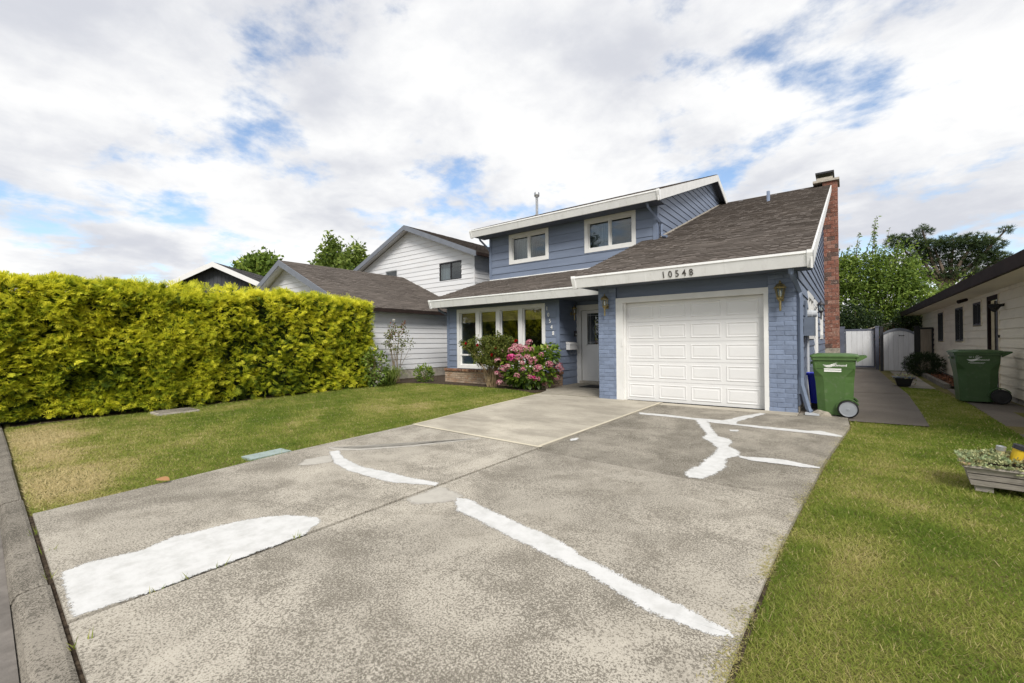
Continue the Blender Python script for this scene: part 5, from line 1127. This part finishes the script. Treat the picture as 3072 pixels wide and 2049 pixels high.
for i in range(7): a = i*.9; b.tube([(0, 0, -.02), (.15*math.cos(a), .15*math.sin(a), .3)], [.01, .006], 5)
b.build('stem', 'twig', t)
t = thing('day_lily', 'arching strap leaved lily clump at the hedge foot', 'plant', (-10.95, -.35, 0)); V = []; A = []
for i in range(150):
    a = random.uniform(0, 6.28); L_ = random.uniform(.45, .8); sp_ = random.uniform(.35, .75); h_ = random.uniform(.3, .6); w2 = random.uniform(.010, .017); pr = None; c_ = random.random()
    dx, dy = math.cos(a), math.sin(a); o_ = np.array([random.uniform(-.15, .15), random.uniform(-.15, .15), 0]); s_ = np.array([-dy, dx, 0])
    for k in range(6):
        q = k/5; p = o_+np.array([dx*sp_*q, dy*sp_*q, h_*math.sin(q*2.6)*1.0]); ww = w2*(1-q*.85)
        if pr is not None: V.append([pr[0]-s_*pr[1], pr[0]+s_*pr[1], p+s_*ww, p-s_*ww]); A.append(c_)
        pr = (p, ww)
npmesh('leaves', np.array(V), 4, 'leaf_light', t, A)
t = thing('shrub', 'leafy shrub with small white flower clusters at the hedge end', 'shrub', (-11.0, -.85, 0))
V, A = ellleaf(800, (0, 0, .55), (.50, .42, .62), .12, .5); npmesh('leaves', V, 4, 'leaf', t, A); b = MB()
for i in range(8): a = i*.8; b.tube([(0, 0, -.02), (.2*math.cos(a), .2*math.sin(a), .5), (.35*math.cos(a), .3*math.sin(a), .95)], [.012, .008, .005], 5)
b.build('stem', 'twig', t)
for i in range(11):
    u = unit(1)[0]; u[0] = abs(u[0])*.8; u[1] = -abs(u[1])*.5 if random.random() < .5 else u[1]; p = np.array([0, 0, .58])+u*np.array([.52, .45, .60]); n = 26
    fh = npmesh('flower_head', leafquads(p+rng.normal(0, .022, (n, 3)), unit(n), unit(n), np.full(n, .040), np.full(n, .032)), 4, 'whitepetal', t, rng.random(n))
t = thing('shrub', 'dark spiky evergreen bush in the mulch bed by the arched gate', 'shrub', (2.78, 11.6, 0))
n = 5200; u = unit(n); P = np.array([0, 0, .38])+u*(1-.5*rng.random(n))[:, None]*np.array([.54, .54, .42]); m_ = P[:, 2] > .02; P, u = P[m_], u[m_]; n = len(P)
npmesh('leaves', leafquads(P, u+unit(n)*.5+np.array([0, 0, .3]), unit(n), rng.uniform(.06, .12, n), np.full(n, .016)), 4, 'leaf_dark', t, np.clip(rng.normal(.4, .2, n), 0, 1)); b = MB()
for i in range(6): a = i; b.tube([(0, 0, -.02), (.25*math.cos(a), .25*math.sin(a), .4)], [.012, .006], 5)
b.build('stem', 'twig', t)

# ---- lawns: real blades
LAWN_L = [(-4.80, -8.635), (-4.865, -8.28), (-4.885, -7.87), (-4.935, -7.29), (-5.045, -6.35), (-5.07, -5.5), (-5.10, -4.3), (-5.29, -2.42), (-5.47, .0), (-5.80, .22), (-6.69, .62), (-7.7, .72), (-8.8, .71), (-9.9, .68), (-11.05, .36), (-11.37, -.42), (-11.3, -.6), (-11.3, -8.3), (-13.0, -8.30)]
LAWN_R = [(.325, -8.80), (.315, -7.2), (.33, -6.4), (.355, -5.8), (.42, -4.65), (.525, -3.2), (.745, -.9), (.73, -.37), (1.66, -.31), (1.73, 1.6), (1.81, 4.5), (1.78, 6.4), (1.97, 6.4), (2.46, 6.2), (2.56, 4), (2.58, 3), (2.48, -2.25), (5.0, -2.25), (5.0, -8.97)]
def inside(px, py, poly):
    r_ = np.zeros(len(px), bool); j = len(poly)-1
    for i in range(len(poly)):
        xi, yi = poly[i]; xj, yj = poly[j]; c_ = ((yi > py) != (yj > py)) & (px < (xj-xi)*(py-yi)/(yj-yi+1e-12)+xi); r_ ^= c_; j = i
    return r_
DRY = [(-8.3, -8.25, 1.8, .35, 1.0), (-6.2, -8.35, 1.1, .4, .95), (-5.5, -8.3, .45, .3, .7), (-9.8, -8.1, 1.0, .4, .9), (-9.6, -7.7, .9, .5, .5), (-6.6, -7.9, .5, .3, .45), (.62, -6.2, .22, .5, .45), (.75, -5.3, .25, .4, .4), (.8, -6.9, .3, .3, .5), (1.0, -7.3, .4, .3, .4), (1.15, -4.4, .4, .3, .3), (.62, -1.1, .25, .5, .4), (1.1, -.6, .5, .3, .35), (-8.5, -2.0, 1.5, 1.0, .25), (-6.5, -.6, 1.2, .6, .3), (-7.2, -3.4, 1.2, .7, .28), (2.1, 3.6, .4, .6, .3)]
def blades(poly, dens, seed):
    r = np.random.default_rng(seed); xs = [p[0] for p in poly]; ys_ = [p[1] for p in poly]
    x0, x1, y0, y1 = min(xs), max(xs), min(ys_), max(ys_); n = int((x1-x0)*(y1-y0)*dens)
    x, y = r.uniform(x0, x1, n), r.uniform(y0, y1, n); d_ = np.hypot(x-.711, y+9.12)
    keep = inside(x, y, poly) & (r.random(n) < np.clip((3.2/d_)**1.1, .16, 1))
    # only where a camera near the photograph's could look
    ang = (x-.711)*(-.607)+(y+9.12)*.795; keep &= ang > .4
    x, y, d_ = x[keep], y[keep], d_[keep]; n = len(x)
    tuft = wob(x, y, 5.5, 21); dry = .30+.10*wob(x, y, 1.3, 22)+.09*wob(x, y, 4., 23)+.07*wob(x, y, 13, 26)
    for gx, gy, sx, sy, am in DRY: dry += am*.62*np.exp(-((x-gx)/sx)**2-((y-gy)/sy)**2)
    a = np.clip(dry+r.normal(0, .17, n)-.035*tuft, 0, 1); a = np.where(r.random(n) < .05, r.uniform(.75, 1, n), a)
    ln = r.uniform(.020, .038, n)*(1+.16*tuft*(tuft > .5))*np.where(r.random(n) < .03, 1.7, 1); wd = .0034*np.clip(d_/3., 1, 3.2)*r.uniform(.8, 1.3, n)
    th = r.uniform(0, 6.28, n); lean = r.uniform(.5, 1.4, n); zz = np.array(.015*np.minimum(0, y))-.022
    P = np.stack([x, y, zz], 1); D_ = np.stack([np.cos(th)*np.sin(lean), np.sin(th)*np.sin(lean), np.cos(lean)], 1)
    ph = r.uniform(0, 6.28, n); S = np.stack([np.cos(ph), np.sin(ph), np.zeros(n)], 1)
    L_ = ln[:, None]; w2 = wd[:, None]
    tip = P+D_*L_+np.array([0, 0, -1.])*(L_*.12*lean[:, None])
    return np.stack([P-S*w2/2, P+S*w2/2, tip+S*w2*.15, tip-S*w2*.15], 1), a
V1, A1 = blades(LAWN_L, 17000, 31); V2, A2 = blades(LAWN_R, 21000, 32)
o = npmesh('grass', np.concatenate([V1, V2]), 4, 'grass', None, np.concatenate([A1, A2])); props(o, 'short mown lawn grass with dry straw patches beside the driveway', 'grass', None, 'stuff')
print('grass blades', len(A1), len(A2))
# dry clippings along the driveway's lawn edges
E_ = [(.30, -8.75), (.30, -7.2), (.32, -6.4), (.345, -5.8), (.41, -4.65), (.515, -3.2), (.73, -.9)]; n = 5200; k = rng.integers(0, 6, n); tq = rng.random(n); Ea = np.array(E_)
Q = Ea[k]+(Ea[k+1]-Ea[k])*tq[:, None]; Q[:, 0] -= np.abs(rng.normal(0, .045, n))-.02; cl = (.5+.5*np.sin(Q[:, 1]*5.1)+.3*np.sin(Q[:, 1]*13)) > rng.random(n)*1.1; Q = Q[cl]; n = len(Q); th = rng.uniform(0, 6.28, n)
P = np.stack([Q[:, 0], Q[:, 1], .015*np.minimum(0, Q[:, 1])+.0145+rng.random(n)*.004], 1)
V = leafquads(P, np.stack([np.cos(th), np.sin(th), rng.normal(0, .06, n)], 1), np.tile([0, 0, 1.], (n, 1)), rng.uniform(.012, .04, n), np.full(n, .0028), .4)
props(npmesh('grass_clippings', V, 4, 'grass', None, np.clip(rng.normal(.75, .15, n), 0, 1)), 'dry straw clippings scattered along the right driveway edge', 'clippings', None, 'stuff')
# weeds in the driveway joints
V = []; A = []
for cx, cy, n in ((-2.46, -7.55, 9), (-2.46, -8.05, 6), (-2.46, -8.25, 5), (-2.45, -8.35, 5), (-4.2, ky(-4.2)-.01, 7), (-3.2, ky(-3.2)-.01, 6), (-2.2, ky(-2.2)-.01, 8), (-1.7, ky(-1.7)-.01, 7), (-3.7, ky(-3.7)-.01, 5)):
    P = np.array([[cx, cy, gz(cy)-.01]]*n)+np.stack([rng.normal(0, .004, n), rng.normal(0, .03, n), np.zeros(n)], 1); D_ = unit(n)*.6+np.array([0, 0, 1.]); V.append(leafquads(P, D_, unit(n), rng.uniform(.03, .10, n), np.full(n, .006), .3)); A += list(rng.uniform(.1, .6, n))
o = npmesh('joint_weeds', np.concatenate(V), 4, 'grass', bed, A); props(o, kind='stuff')
